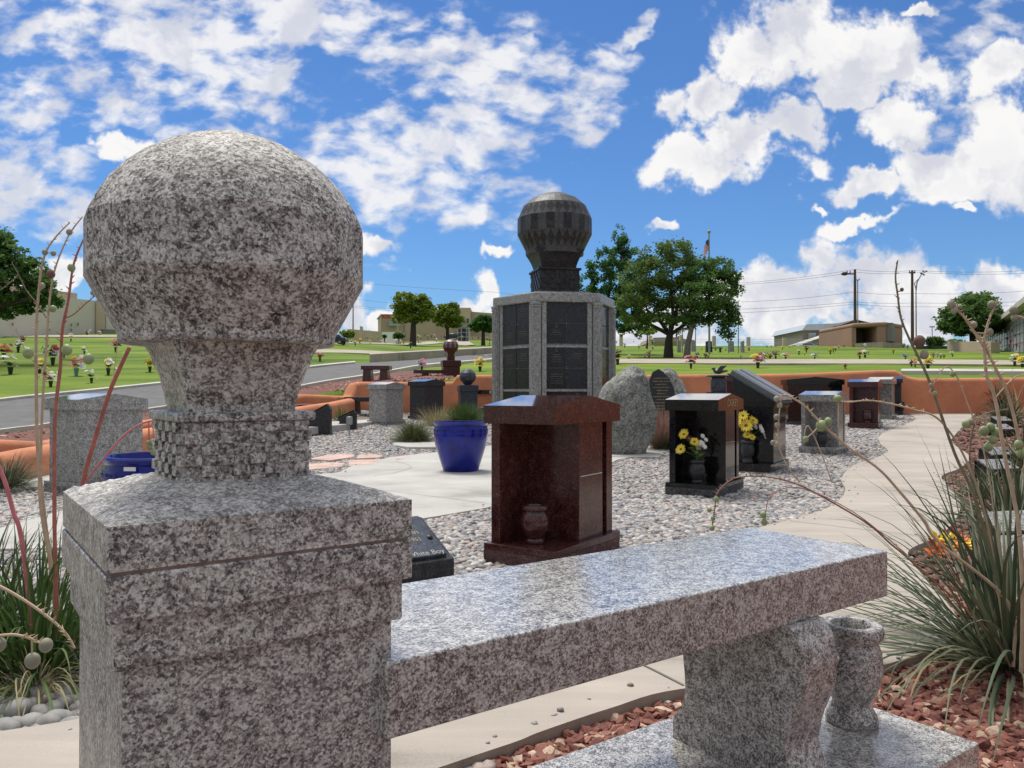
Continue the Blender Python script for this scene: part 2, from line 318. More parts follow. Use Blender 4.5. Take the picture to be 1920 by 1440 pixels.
class MB:
    def __init__(self): self.v = []; self.f = []; self.m = []
    def add(self, vs, fs, mi=0, M=None):
        n = len(self.v); self.v += [(M @ Vector(p)) if M is not None else Vector(p) for p in vs]
        self.f += [tuple(i + n for i in f) for f in fs]; self.m += [mi] * len(fs); return self
    def box(self, x0, x1, y0, y1, z0, z1, mi=0, M=None, tx=0, ty=0):
        vs = [(x0, y0, z0), (x1, y0, z0), (x1, y1, z0), (x0, y1, z0), (x0 + tx, y0 + ty, z1), (x1 - tx, y0 + ty, z1), (x1 - tx, y1 - ty, z1), (x0 + tx, y1 - ty, z1)]
        return self.add(vs, [(0, 3, 2, 1), (4, 5, 6, 7), (0, 1, 5, 4), (1, 2, 6, 5), (2, 3, 7, 6), (3, 0, 4, 7)], mi, M)
    def prism(self, poly, h, axis='z', lo=0.0, mi=0, M=None):
        n = len(poly)
        def P(p, t): return (p[0], p[1], t) if axis == 'z' else ((p[0], t, p[1]) if axis == 'y' else (t, p[0], p[1]))
        vs = [P(p, lo) for p in poly] + [P(p, h) for p in poly]
        fs = [tuple(range(n))[::-1], tuple(range(n, 2 * n))] + [(i, (i + 1) % n, n + (i + 1) % n, n + i) for i in range(n)]
        return self.add(vs, fs, mi, M)
    def lathe(self, prof, n=32, mi=0, M=None, cap=True, phase=0.0):
        vs = []; fs = []
        for r, z in prof:
            for i in range(n):
                a = 2 * math.pi * (i + phase) / n; vs.append((r * math.cos(a), r * math.sin(a), z))
        for j in range(len(prof) - 1):
            for i in range(n): fs.append((j * n + i, j * n + (i + 1) % n, (j + 1) * n + (i + 1) % n, (j + 1) * n + i))
        if cap: fs += [tuple(range(n))[::-1], tuple(range((len(prof) - 1) * n, len(prof) * n))]
        return self.add(vs, fs, mi, M)
    def tube(self, pts, rad, n=8, mi=0):
        pts = [Vector(p) for p in pts]; vs = []; fs = []
        if isinstance(rad, (int, float)): rad = [rad] * len(pts)
        s = None
        for i, p in enumerate(pts):
            d = (pts[min(i + 1, len(pts) - 1)] - pts[max(i - 1, 0)])
            if d.length < 1e-9: d = Vector((0, 0, 1))
            d.normalize()
            if s is None: s, t = frame(d)
            else:
                s = (s - d * s.dot(d)); s = s.normalized() if s.length > 1e-6 else frame(d)[0]; t = s.cross(d)
            for k in range(n):
                a = 2 * math.pi * k / n; vs.append(p + (s * math.cos(a) + t * math.sin(a)) * rad[i])
        for j in range(len(pts) - 1):
            for k in range(n): fs.append((j * n + k, j * n + (k + 1) % n, (j + 1) * n + (k + 1) % n, (j + 1) * n + k))
        fs += [tuple(range(n))[::-1], tuple(range((len(pts) - 1) * n, len(pts) * n))]
        return self.add(vs, fs, mi)
    def blob(self, c, r, sub=1, jit=.0, mi=0, seed=0):
        V, Fc = ICO[sub]; rr = random.Random(seed); r = r if isinstance(r, (tuple, list)) else (r, r, r)
        return self.add([(c[0] + p[0] * r[0] * (1 + rr.uniform(-jit, jit)), c[1] + p[1] * r[1] * (1 + rr.uniform(-jit, jit)), c[2] + p[2] * r[2] * (1 + rr.uniform(-jit, jit))) for p in V], [tuple(f) for f in Fc], mi)
    def build(self, name, mat, parent=None, smooth=False, bevel=0.0, seg=2, sharp=40):
        me = bpy.data.meshes.new(name); me.from_pydata([tuple(p) for p in self.v], [], self.f)
        me.polygons.foreach_set('material_index', self.m)
        bm = bmesh.new(); bm.from_mesh(me); bmesh.ops.recalc_face_normals(bm, faces=bm.faces); bm.to_mesh(me); bm.free()
        me.update(); o = link(name, me, mat, parent)
        if smooth:
            me.polygons.foreach_set('use_smooth', [True] * len(me.polygons)); me.set_sharp_from_angle(angle=R(sharp))
        if bevel:
            b = o.modifiers.new('bevel', 'BEVEL'); b.width = bevel; b.segments = seg; b.limit_method = 'ANGLE'; b.angle_limit = R(35)
        return o
def ico(sub):
    bm = bmesh.new(); bmesh.ops.create_icosphere(bm, subdivisions=sub, radius=1); V = np.array([v.co[:] for v in bm.verts]); Fc = np.array([[v.index for v in f.verts] for f in bm.faces]); bm.free(); return V, Fc
ICO = {s: ico(s) for s in (1, 2, 3, 4, 5)}
def empty(name, loc, rz=0.0):
    o = bpy.data.objects.new(name, None); COL.objects.link(o); o.location = loc; o.rotation_euler = (0, 0, rz); o.empty_display_size = .1; return o
def tag(o, label=None, cat=None, group=None, kind=None):
    if label: o['label'] = label
    if cat: o['category'] = cat
    if group: o['group'] = group
    if kind: o['kind'] = kind
    return o
def thing(name, label, cat, loc, rz=0.0, group=None): return tag(empty(name, loc, rz), label, cat, group)
def copy_tree(o, parent=None):
    c = o.copy(); COL.objects.link(c); c.parent = parent
    for ch in list(o.children): copy_tree(ch, c)
    return c
def text_mesh(name, body, size, mat, parent, M, extrude=.0006, align='LEFT', bold=0.0):
    cu = bpy.data.curves.new(name, 'FONT'); cu.body = body; cu.size = size; cu.extrude = extrude; cu.align_x = align; cu.offset = bold; cu.resolution_u = 3
    tmp = bpy.data.objects.new(name + '_tmp', cu); COL.objects.link(tmp)
    dg = bpy.context.evaluated_depsgraph_get(); me = bpy.data.meshes.new_from_object(tmp.evaluated_get(dg)); bpy.data.objects.remove(tmp)
    me.transform(M); me.name = name; me.materials.clear(); return link(name, me, mat, parent)
def inpoly(x, y, poly):
    poly = np.asarray(poly); c = np.zeros(len(x), bool); n = len(poly); j = n - 1
    for i in range(n):
        xi, yi = poly[i]; xj, yj = poly[j]
        cond = ((yi > y) != (yj > y)) & (x < (xj - xi) * (y - yi) / (yj - yi + 1e-12) + xi); c ^= cond; j = i
    return c
def scatter(name, x, y, base, size, flat, mat, tilt=.35, zoff=0.0, jitter=.0, smoothf=True, elong=(1.0, 1.6)):
    """one mesh of many stones"""
    V, Fc = base; n = len(x); nv = len(V)
    P = np.repeat(V[None], n, 0)
    if jitter: P = P * (1 + rng.uniform(-jitter, jitter, (n, nv, 1)))
    s = rng.uniform(size[0], size[1], n); el = rng.uniform(*elong, n)
    S = np.stack([s * el, s, s * rng.uniform(flat[0], flat[1], n)], 1); P = P * S[:, None]
    a = rng.uniform(-tilt, tilt, n); b = rng.uniform(-tilt, tilt, n); g = rng.uniform(0, 2 * np.pi, n)
    def rot(ax, th, P):
        c, s_ = np.cos(th)[:, None], np.sin(th)[:, None]; i, j = [(1, 2), (2, 0), (0, 1)][ax]; Q = P.copy()
        Q[..., i] = P[..., i] * c - P[..., j] * s_; Q[..., j] = P[..., i] * s_ + P[..., j] * c; return Q
    P = rot(0, a, P); P = rot(1, b, P); P = rot(2, g, P)
    z = terr(x, y) + zoff + S[:, 2] * rng.uniform(.0, .9, n)
    P = P + np.stack([x, y, z], 1)[:, None]
    Fall = (Fc[None] + (np.arange(n) * nv)[:, None, None]).reshape(-1, 3)
    return npmesh(name, P.reshape(-1, 3), Fall, mat, smoothf=smoothf)

# ------------------------------------------------------------------ SETTING: ground, lawn, paths, road
def grid(name, xs, ys, fn, mat, dz=0.0):
    X, Y = np.meshgrid(xs, ys); Z = fn(X, Y) + dz; nx = len(xs)
    V = np.stack([X, Y, Z], -1).reshape(-1, 3); i = np.arange(len(ys) - 1)[:, None] * nx + np.arange(nx - 1)[None]; i = i.ravel()
    return npmesh(name, V, np.stack([i, i + 1, i + nx + 1, i + nx], 1), mat, smoothf=True)
xs = np.concatenate([[-900, -400, -200, -120], np.arange(-80, -24, 2.), np.arange(-24, 30, .5), np.arange(30, 90, 2.), [120, 200, 400, 900]])
ys = np.concatenate([[-60, -20, -6], np.arange(-2, 18.4, .4), [18.45, 18.55, 18.65, 18.78], np.arange(19, 40, .5), np.arange(40, 110, 1.5), [120, 140, 180, 260, 420, 800, 1500]])
def gr_fn(X, Y):
    n = np.sin(X * .9 + Y * .35) * np.sin(Y * 1.15 + X * .12) * .035 * smooth(19, 24, Y) * smooth(60, 50, Y)
    return terr(X, Y) + n
lawn = grid('lawn', xs, ys, gr_fn, M_LAWN); tag(lawn, kind='structure')

def pts_on(lst, dz=0.0): return [hit(a, b, dz) for a, b in lst]
def strip(name, left, right, mat, top=.045, depth=.12, sub=6, kind='structure'):
    """slab between two edge lines draped on the terrain"""
    Lp = [hit(*p) for p in left]; Rp = [hit(*p) for p in right]; V = []; Fc = []; A = []; B = []
    def cr(P, t):
        i = min(int(t), len(P) - 2); u = t - i; p0, p1, p2, p3 = P[max(i - 1, 0)], P[i], P[i + 1], P[min(i + 2, len(P) - 1)]
        return .5 * ((2 * p1) + (p2 - p0) * u + (2 * p0 - 5 * p1 + 4 * p2 - p3) * u * u + (3 * p1 - p0 - 3 * p2 + p3) * u ** 3)
    n = (len(left) - 1) * sub
    for k in range(n + 1):
        a = cr(Lp, k / sub); b = cr(Rp, k / sub); A.append((a.x, a.y)); B.append((b.x, b.y))
        cols = 7
        for c in range(cols):
            u = c / (cols - 1); x = a.x * (1 - u) + b.x * u; y = a.y * (1 - u) + b.y * u
            V.append((x, y, gz(x, y) + top))
        V.append((a.x, a.y, gz(a.x, a.y) + top - depth)); V.append((b.x, b.y, gz(b.x, b.y) + top - depth))
    w = 9
    for k in range(n):
        for c in range(6): Fc.append((k * w + c, k * w + c + 1, (k + 1) * w + c + 1, (k + 1) * w + c))
        Fc.append((k * w, (k + 1) * w, (k + 1) * w + 7, k * w + 7)); Fc.append((k * w + 6, k * w + 8, (k + 1) * w + 8, (k + 1) * w + 6))
    mb = MB(); mb.add(V, Fc); o = mb.build(name, mat, smooth=True, sharp=30); tag(o, kind=kind)
    return o, A + B[::-1]
PL = [(1700,778),(1716,791),(1655,818),(1650,836),(1665,852),(1640,866),(1600,880),(1578,905),(1585,928),(1570,952),(1530,973),(1470,990),(1380,1015),(1290,1040),(1210,1065),(1140,1090),(1060,1115),(960,1150),(850,1190),(720,1235),(560,1285),(380,1330),(138,1383),(-100,1420)]
PR = [(1830,778),(1818,790),(1784,829),(1790,840),(1818,863),(1800,885),(1767,900),(1774,918),(1800,950),(1790,990),(1755,1022),(1708,1045),(1706,1068),(1738,1105),(1795,1180),(1795,1210),(1745,1245),(1560,1298),(1278,1322),(1145,1360),(1018,1405),(929,1440),(500,1580),(-300,1750)]
path, PATHPOLY = strip('path', PL, PR, M_PATH)
PATIO_PX = [(-200,1012),(0,1000),(118,966),(250,935),(400,912),(520,900),(633,893),(661,879),(731,862),(814,853),(900,842),(1000,832),(1100,824),(1240,812),(1275,830),(1260,850),(1160,866),(1110,890),(1050,918),(911,961),(820,977),(720,993),(600,1008),(300,1035),(-200,1045)]
def flat_poly(name, pts, mat, top=.045, lo=-.08, kind='structure', inset=.012):
    P = [(p.x, p.y) for p in pts]; mb = MB(); zz = sum(gz(*p) for p in P) / len(P)
    mb.prism(P, zz + top, lo=zz + lo); o = mb.build(name, mat, bevel=inset); return tag(o, kind=kind), P
PATIO = [tuple(hit(*q)[:2]) for q in PATIO_PX]
walkL, WALKL = flat_poly('walkway', pts_on([(-120,945),(0,931),(69,923),(200,905),(330,890),(330,872),(69,890),(0,916),(-120,925)]), M_PATIO, .05)
walk2, WALK2 = flat_poly('side_walk', pts_on([(560,825),(613,816),(668,806),(690,800),(740,790),(800,780),(800,772),(700,776),(655,786),(560,803)]), M_PATIO, .05)
slab1, SLAB1 = flat_poly('stepping_slab', pts_on([(735,838),(765,846),(830,846),(905,836),(900,826),(740,832)]), M_PATIO, .04)
# joints and hairline cracks scored in the concrete
def seam(name, pxs, w=.004, z=.0465, mat=M_DARKSEAM):
    P = [hit(a, b) for a, b in pxs]; V = []; Fc = []
    for i, p in enumerate(P):
        d = (P[min(i + 1, len(P) - 1)] - P[max(i - 1, 0)]); s = Vector((-d.y, d.x, 0)).normalized() * w
        for sg in (1, -1): V.append((p.x + s.x * sg, p.y + s.y * sg, gz(p.x, p.y) + z + .0015))
    for i in range(len(P) - 1): Fc.append((2 * i, 2 * i + 1, 2 * i + 3, 2 * i + 2))
    return tag(MB().add(V, Fc).build(name, mat), kind='structure')
seam('path_joint', [(1120,1228),(1180,1262),(1230,1288),(1282,1316)], .004)
seam('path_joint', [(1578,905),(1640,903),(1770,902)], .003); seam('path_joint', [(1480,990),(1600,1005),(1745,1022)], .003)
M_CRACK = plain('crack_line', (.30, .29, .26), .9, .3, 20)
seam('patio_crack', z=.0345, pxs=[(700,898),(735,894),(758,888),(772,882),(765,877),(742,870)], w=.004, mat=M_CRACK); seam('patio_crack', z=.0345, pxs=[(772,882),(800,883),(830,880)], w=.003, mat=M_CRACK)
seam('patio_crack', z=.0345, pxs=[(700,925),(790,936),(850,944),(912,952)], w=.003, mat=M_CRACK)

# garden beds lie just above the terrain
def bed(name, poly_px, mat, dz):
    P = [hit(*p) for p in poly_px]; bm = bmesh.new()
    vs = [bm.verts.new((p.x, p.y, 0)) for p in P]; bm.faces.new(vs)
    bmesh.ops.triangulate(bm, faces=bm.faces)
    for _ in range(5): bmesh.ops.subdivide_edges(bm, edges=[e for e in bm.edges if e.calc_length() > .8], cuts=1); bmesh.ops.triangulate(bm, faces=bm.faces)
    for v in bm.verts: v.co.z = gz(v.co.x, v.co.y) + dz
    if name == 'patio':
        ex = bmesh.ops.extrude_edge_only(bm, edges=[e for e in bm.edges if e.is_boundary])
        for v in ex['geom']:
            if isinstance(v, bmesh.types.BMVert): v.co.z -= .08
    me = bpy.data.meshes.new(name); bm.to_mesh(me); bm.free(); me.polygons.foreach_set('use_smooth', [name != 'patio'] * len(me.polygons))
    return tag(link(name, me, mat), kind='structure'), [(p.x, p.y) for p in P]
BEDP = [(-22, -26), (22, -26), (14, 18.5), (-3.2, 18.5), (-5.2, 14.2), (-12, 9.6), (-14, 7)]
bmv = MB()
gx = np.arange(-22, 22.2, .4); gy = np.arange(-26, 18.6, .4)
X, Y = np.meshgrid(gx, gy); ok = inpoly(X.ravel() + .2, Y.ravel() + .2, BEDP).reshape(X.shape)
Vb = np.stack([X, Y, terr(X, Y) + .006], -1).reshape(-1, 3); fb = []
for j in range(len(gy) - 1):
    for i in range(len(gx) - 1):
        if ok[j, i]: k = j * len(gx) + i; fb.append((k, k + 1, k + len(gx) + 1, k + len(gx)))
_k = len(Vb); Vb = np.vstack([Vb, [(-90, -90, .004), (90, -90, .004), (90, -26, .004), (-90, -26, .004), (-90, -26, .0035), (-22, -26, .0035), (-22, -1.5, .0035), (-90, -1.5, .0035), (22, -26, .0035), (90, -26, .0035), (90, -1.5, .0035), (22, -1.5, .0035)]]); fb += [(_k, _k + 1, _k + 2, _k + 3), (_k + 4, _k + 5, _k + 6, _k + 7), (_k + 8, _k + 9, _k + 10, _k + 11)]  # unseen soil sheets added around the bed so polished gables reflect brown
garden = npmesh('garden_bed', Vb, fb, M_BED, smoothf=True); tag(garden, kind='structure')
patio, _ = bed('patio', PATIO_PX, M_PATIO, .034)
# red gravel area right of the path and under the bench
REDR = [(p[0], p[1]) for p in [tuple(hit(*q)[:2]) for q in PR[1:22]]]
REDR = REDR + [(-.3, 1.2), (-.3, .4), (4, .4), (13, 16), (13, 18.4), (REDR[0][0], 18.4)]
REDR_ARR = REDR
mnd, MOUND = bed('gravel_bank', [(-140,835),(0,818),(69,808),(300,772),(577,727),(630,717),(681,710),(740,699),(800,696),(850,700),(850,722),(700,726),(672,726),(652,746),(565,737),(400,765),(200,805),(75,827),(0,824),(-140,845)], M_REDBED, .03)
mnd2, MOUND2 = bed('gravel_strip', [(-140,905),(0,862),(75,845),(300,812),(565,762),(650,748),(652,742),(565,737),(400,765),(200,805),(75,827),(0,824),(-140,845)], M_REDBED, .035)

def rect_pts(n, x0, x1, y0, y1): return rng.uniform(x0, x1, n), rng.uniform(y0, y1, n)
EXCL = [PATHPOLY, PATIO, WALKL, WALK2, SLAB1]
def frustum(x, y, m=.45): return np.abs(x) < (.66 * y + m)
def pebbles(name, dens, y0, y1, base, size, extra=None):
    n = int(dens * (y1 - y0) * (2 * (.66 * y1 + .5))); x, y = rect_pts(n, -.66 * y1 - .5, .66 * y1 + .5, y0, y1)
    k = frustum(x, y) & inpoly(x, y, BEDP) & ~inpoly(x, y, REDR_ARR)
    for p in EXCL: k &= ~inpoly(x, y, p)
    k &= ~((x < -3) & inpoly(x, y, MOUND)) & ~inpoly(x, y, MOUND2)
    x, y = x[k], y[k]
    o = scatter(name, x, y, base, size, (.5, .8), M_PEBBLE, zoff=.004, elong=(1.05, 1.6), jitter=.10)
    return tag(o, kind='stuff')
tag(pebbles('river_rock', 2300, 1.7, 6.2, ICO[2], (.012, .024)), 'rounded tan and grey river pebbles covering the near garden bed', 'gravel')
tag(pebbles('river_rock', 1500, 6.2, 10.5, ICO[1], (.014, .027)), 'rounded tan and grey river pebbles around the middle monuments', 'gravel')
tag(pebbles('river_rock', 850, 10.5, 18.4, ICO[1], (.018, .033)), 'pale river pebbles spread below the far orange wall', 'gravel')

# ------------------------------------------------------------------ FOREGROUND: memorial bench with the balloon
TH = R(54.11); U = Vector((math.sin(TH), math.cos(TH), 0)); W = Vector((-math.cos(TH), math.sin(TH), 0))
BX = Vector((-.1645, 1.0339, 0)); RZ = math.atan2(U.y, U.x)
def loc(p): d = Vector((p[0], p[1], 0)) - BX; return (d.dot(U), d.dot(W))     # world xy -> bench local
bench = thing('memorial_bench', 'polished pink grey granite bench with balloon shaped pedestal, closest to the viewer', 'bench', (BX.x, BX.y, 0), RZ)
MB().box(0.0, 1.237, 0, .369, .412, .5136).build('seat_slab', M_SEAT, bench, bevel=.0035, seg=3)
MB().box(-.55, 1.393, -.122, .375, -.05, .09).build('plinth', M_SEAT, bench, bevel=.004, seg=3)
# support leg with an S-shaped rough edge
def support():
    nz, zt, zb = 26, .412, .09; V = []; Fc = []
    nu = 8
    for i in range(nz + 1):
        t = i / nz; z = zb + (zt - zb) * t
        fr = np.interp(t, [0, .1, .22, .38, .6, .78, .92, 1], [-.022, -.018, .004, -.006, -.035, -.043, -.03, -.012])
        bk = np.interp(t, [0, .14, .26, .4, .6, .8, 1], [.294, .292, .262, .255, .262, .272, .281])
        for j in range(nu + 1):
            u = .861 + .112 * j / nu; e = 0 if j in (0,) else 1
            V.append((u, fr + .006 * mnoise.noise(Vector((u * 40, z * 40, 1))) * e, z))
        for j in range(nu + 1):
            u = .973 - .112 * j / nu; V.append((u, bk + .004 * mnoise.noise(Vector((u * 40, z * 40, 5))), z))
    w = 2 * (nu + 1)
    for i in range(nz):
        for j in range(w): Fc.append((i * w + j, i * w + (j + 1) % w, (i + 1) * w + (j + 1) % w, (i + 1) * w + j))
    Fc += [tuple(range(w))[::-1], tuple(range(nz * w, (nz + 1) * w))]
    return MB().add(V, Fc)
support().build('support', M_PINK, bench, smooth=True, sharp=38)
# post under the balloon
cx, cy = loc((-.433, .8424))
S = .3685; D = .3739
def postbox(name, e, z0, z1, mat=M_PINK, bev=.003): return MB().box(cx + e, cx + S - e, cy + e, cy + D - e, z0, z1).build(name, mat, bench, bevel=bev, seg=3)
postbox('pedestal', .0195, .09, .5635)
postbox('moulding', .0088, .5635, .6185, bev=.003); postbox('moulding', -.0010, .6185, .6702, bev=.003)
MB().box(cx + .004, cx + S - .004, cy + .004, cy + D - .004, .6702, .6745).build('groove', plain('mortar', (.30, .22, .18), .9, .3, 60), bench)
mx, my = cx + S / 2, cy + D / 2
# cap: smooth sides, rock-pitched top rising to the basket
def cap():
    n = 56; V = []; Fc = []; b = .085
    for i in range(n + 1):
        for j in range(n + 1):
            x = -S / 2 + S * i / n; y = -D / 2 + D * j / n; r = max(abs(x) / (S / 2), abs(y) / (D / 2)); rb = b / (S / 2)
            h = .724 + .030 * (1 - max(0, (r - rb)) / (1 - rb)) ** .8 if r > rb else .754
            k = min(1, (1 - r) * 14) * (1 if r > rb * 1.02 else 0)
            h += k * (.0030 * mnoise.fractal(Vector((x * 26, y * 26, 3)), .8, 2, 5) + .0016 * mnoise.noise(Vector((x * 120, y * 120, 1))))
            V.append((mx + x, my + y, h))
    for i in range(n):
        for j in range(n): a = i * (n + 1) + j; Fc.append((a, a + n + 1, a + n + 2, a + 1))
    mb = MB().add(V, Fc)
    rim = [i * (n + 1) for i in range(n + 1)] + [n * (n + 1) + j for j in range(1, n + 1)] + [i * (n + 1) + n for i in range(n - 1, -1, -1)] + [j for j in range(n - 1, 0, -1)]
    base = len(mb.v); 
    for r_ in rim: mb.v.append(Vector((mb.v[r_].x, mb.v[r_].y, .6745)))
    m_ = len(rim)
    for k in range(m_): mb.f.append((rim[k], rim[(k + 1) % m_], base + (k + 1) % m_, base + k)); mb.m.append(0)
    mb.f.append(tuple(range(base, base + m_))); mb.m.append(0); return mb
capo = cap().build('cap', M_PINK, bench, smooth=True, sharp=50)
# the rough top takes the unpolished stone
capo.data.materials.append(M_PINKROCK)
for p in capo.data.polygons:
    if p.normal.z > .5: p.material_index = 1
def basket(mb, b, z0, z1, rows, cols, out):
    mb.box(-b, b, -b, b, z0, z1); ch = (z1 - z0) / rows; cw = 2 * b / cols
    for r_ in range(rows):
        for c in range(cols):
            if (r_ + c) % 2: continue
            a0, a1 = -b + c * cw, -b + (c + 1) * cw; zz0, zz1 = z0 + r_ * ch + .0004, z0 + (r_ + 1) * ch - .0004
            mb.box(a0, a1, -b - out, -b + out, zz0, zz1); mb.box(a0, a1, b - out, b + out, zz0, zz1)
            mb.box(-b - out, -b + out, a0, a1, zz0, zz1); mb.box(b - out, b + out, a0, a1, zz0, zz1)
    return mb
Mb = Matrix.Translation((mx, my, 0))
bk = basket(MB(), .0805, .746, .830, 6, 8, .0058); bko = bk.build('basket', M_PINK, bench, bevel=.0008, seg=1); bko.location = (mx, my, 0)
o = MB().box(-.0895, .0895, -.0895, .0895, .830, .8425).build('rim', M_PINK, bench, bevel=.004, seg=3); o.location = (mx, my, 0)
def flare(b0, b1, z0, z1, n=14, cham=.012, rough=.0):
    V = []; Fc = []; prof = []
    for i in range(n + 1):
        t = i / n; b = b0 + (b1 - b0) * (t ** 1.5); c = cham; z = z0 + (z1 - z0) * t
        ring = [(-b + c, -b), (b - c, -b), (b, -b + c), (b, b - c), (b - c, b), (-b + c, b), (-b, b - c), (-b, -b + c)]
        sub = []
        for k in range(8):
            p, q = ring[k], ring[(k + 1) % 8]; m_ = 8 if k % 2 == 0 else 2
            for s_ in range(m_): sub.append((p[0] + (q[0] - p[0]) * s_ / m_, p[1] + (q[1] - p[1]) * s_ / m_))
        for (x, y) in sub:
            d = rough * mnoise.noise(Vector((x * 60, y * 60, z * 60))); l = math.hypot(x, y); V.append((x * (1 + d / l), y * (1 + d / l), z))
    w = len(V) // (n + 1)
    for i in range(n):
        for k in range(w): Fc.append((i * w + k, i * w + (k + 1) % w, (i + 1) * w + (k + 1) % w, (i + 1) * w + k))
    Fc += [tuple(range(w))[::-1], tuple(range(n * w, (n + 1) * w))]
    return MB().add(V, Fc)
o = flare(.071, .098, .8425, .938, rough=.0035).build('neck', M_PINK, bench, smooth=True, sharp=35); o.location = (mx, my, 0)
RB = 1.015
dome = [(.1840, 1.096), (.1735, 1.119), (.1590, 1.143), (.139, 1.166), (.115, 1.187), (.088, 1.204), (.058, 1.217), (.028, 1.2245), (.001, 1.226)]
env = MB(); env.lathe([(.100, .9330), (.1405, .9330), (.1430, .9365), (.1438, .9475), (.1840, 1.0215)] + dome, 16, phase=.32)
eo = env.build('balloon', M_HONED, bench, bevel=.0012, seg=2); eo.location = (mx, my, 0)
# soften the dome like the honed original
me = eo.data
for p in me.polygons:
    if p.center.z > 1.125: p.use_smooth = True

# stone vase on the plinth
VASE = [(.001, 0), (.056, 0), (.059, .006), (.056, .020), (.048, .034), (.043, .046), (.044, .054), (.055, .072), (.063, .095), (.0675, .12), (.068, .145), (.066, .168), (.060, .184), (.057, .191), (.061, .197), (.069, .204), (.0715, .213), (.070, .226), (.063, .232), (.047, .231), (.043, .224), (.041, .16), (.001, .15)]
BARREL = [(.001, 0), (.048, 0), (.050, .006), (.049, .022), (.042, .030), (.045, .042), (.058, .062), (.070, .092), (.0745, .125), (.072, .158), (.064, .182), (.057, .193), (.056, .199), (.066, .204), (.069, .212), (.068, .224), (.063, .232), (.050, .231), (.046, .224), (.044, .16), (.001, .15)]
def vase_prof(s, sx=1.0): return [(r * s * sx, z * s) for r, z in (VASE if s == 1.0 and sx == 1.0 else BARREL)]
def vase(name, label, p, s, mat, group=None, sx=1.0, cat='vase', n=40):
    o = MB().lathe(vase_prof(s, sx), n, cap=False).build(name, mat, smooth=True, sharp=50); o.location = p; return tag(o, label, cat, group)
vp = BX + U * 1.268 + W * .106
vase('stone_vase', 'pink grey granite vase standing on the bench plinth under the seat end', (vp.x, vp.y, .0905), 1.0, M_PINK)

# ------------------------------------------------------------------ gabled niche monuments
def rockbox(x0, x1, y0, y1, z0, z1, amp=.012, n=14, seed=0):
    """box with rock-pitched sides"""
    V = []; Fc = []; nz = 5; ring = []
    for k in range(n): ring.append((x0 + (x1 - x0) * k / n, y0, 0, -1))
    for k in range(n): ring.append((x1, y0 + (y1 - y0) * k / n, 1, 0))
    for k in range(n): ring.append((x1 - (x1 - x0) * k / n, y1, 0, 1))
    for k in range(n): ring.append((x0, y1 - (y1 - y0) * k / n, -1, 0))
    m_ = len(ring)
    for i in range(nz + 1):
        z = z0 + (z1 - z0) * i / nz; e = 0 if i == nz else 1
        for x, y, nx, ny in ring:
            d = -abs(amp * mnoise.noise(Vector((x * 14 + seed, y * 14, z * 22)))) * e * (1.4 if i else .6) + amp * .25 * e; V.append((x + nx * d, y + ny * d, z))
    for i in range(nz):
        for k in range(m_): Fc.append((i * m_ + k, i * m_ + (k + 1) % m_, (i + 1) * m_ + (k + 1) % m_, (i + 1) * m_ + k))
    Fc += [tuple(range(m_))[::-1], tuple(range(nz * m_, (nz + 1) * m_))]
    return MB().add(V, Fc)
def mirror(mt):
    if mt.name + '_roof' not in MATS:
        m2 = mt.copy(); m2.name = mt.name + '_roof'; b_ = m2.node_tree.nodes['Principled BSDF']; [m2.node_tree.links.remove(l) for l in list(b_.inputs['Roughness'].links)]; b_.inputs['Roughness'].default_value = .05; b_.inputs['Coat Weight'].default_value = 1; b_.inputs['Coat Roughness'].default_value = .03; b_.inputs['IOR'].default_value = 1.9; b_.inputs['Coat IOR'].default_value = 1.8; MATS[mt.name + '_roof'] = m2
    return MATS[mt.name + '_roof']
def niche(label, px, py, w, d, rt, mat, rock, s=1.0, closed=False, ridge='x', Y=None, group='gabled niche monuments on the pebbles', sx=None):
    """near corner at pixel px,py; local x runs to the near corner from the left, local y away"""
    P = hit(px, py) if Y is None else at(px, py, Y)
    z0 = gz(P.x, P.y)
    t = thing('niche_monument', label, 'monument', (P.x, P.y, z0), -rt, group)
    t.scale = (s, s, s)
    zs, zr, ze, zp = .117, .709, .797, .846
    rockbox(-w, 0, 0, d, -.03, .083, .016, seed=px).build('base', rock, t, smooth=True, sharp=30)
    MB().box(-w, 0, 0, d, .083, zs).build('floor_slab', mat, t, bevel=.003)
    if ridge == 'x': mb = MB().prism([(0, zr), (d, zr), (d, ze), (d / 2, zp), (0, ze)], 0, axis='x', lo=-w)
    else: mb = MB().prism([(-w, zr), (0, zr), (0, ze), (-w / 2, zp), (-w, ze)], d, axis='y', lo=0)
    ro = mb.build('roof', mat, t); ro.data.materials.append(mirror(mat))
    for p_ in ro.data.polygons:
        if p_.normal.z > .5: p_.material_index = 1
    if closed:
        MB().box(-w + .03, -.03, .03, d - .03, zs, zr).build('body', mat, t, bevel=.003)
    else:
        MB().box(-w + .025, -w + .075, .03, d - .03, zs, zr).build('side_panel', mat, t, bevel=.002)
        MB().box(-w + .075, -.035, d * .43, d * .80, zs, zr).build('core', mat, t, bevel=.002)
        MB().box(-w + .075, -.032, d * .86, d - .03, zs, zr).build('back_panel', mat, t, bevel=.002)
        MB().box(-.0355, -.0325, d * .445, d * .785, .437, .4415).build('seam', M_GOLD if mat is M_BLACK else (M_KERB if mat is M_RED else mat), t)
    return t
n_red = niche('open maroon red niche monument with a red stone vase inside, beside the blue pot', 1040.6, 1062, .413, .680, .5933, M_RED, M_REDROCK, Y=3.6831, group='gabled niche monuments on the pebbles')
n_red.location = (.2019, 3.6831, 0)
p = at(1003, 1018, 3.9); vase('stone_vase', 'dark red stone vase inside the open red niche monument', (p.x, p.y, .118), .80, M_RED, sx=1.18)
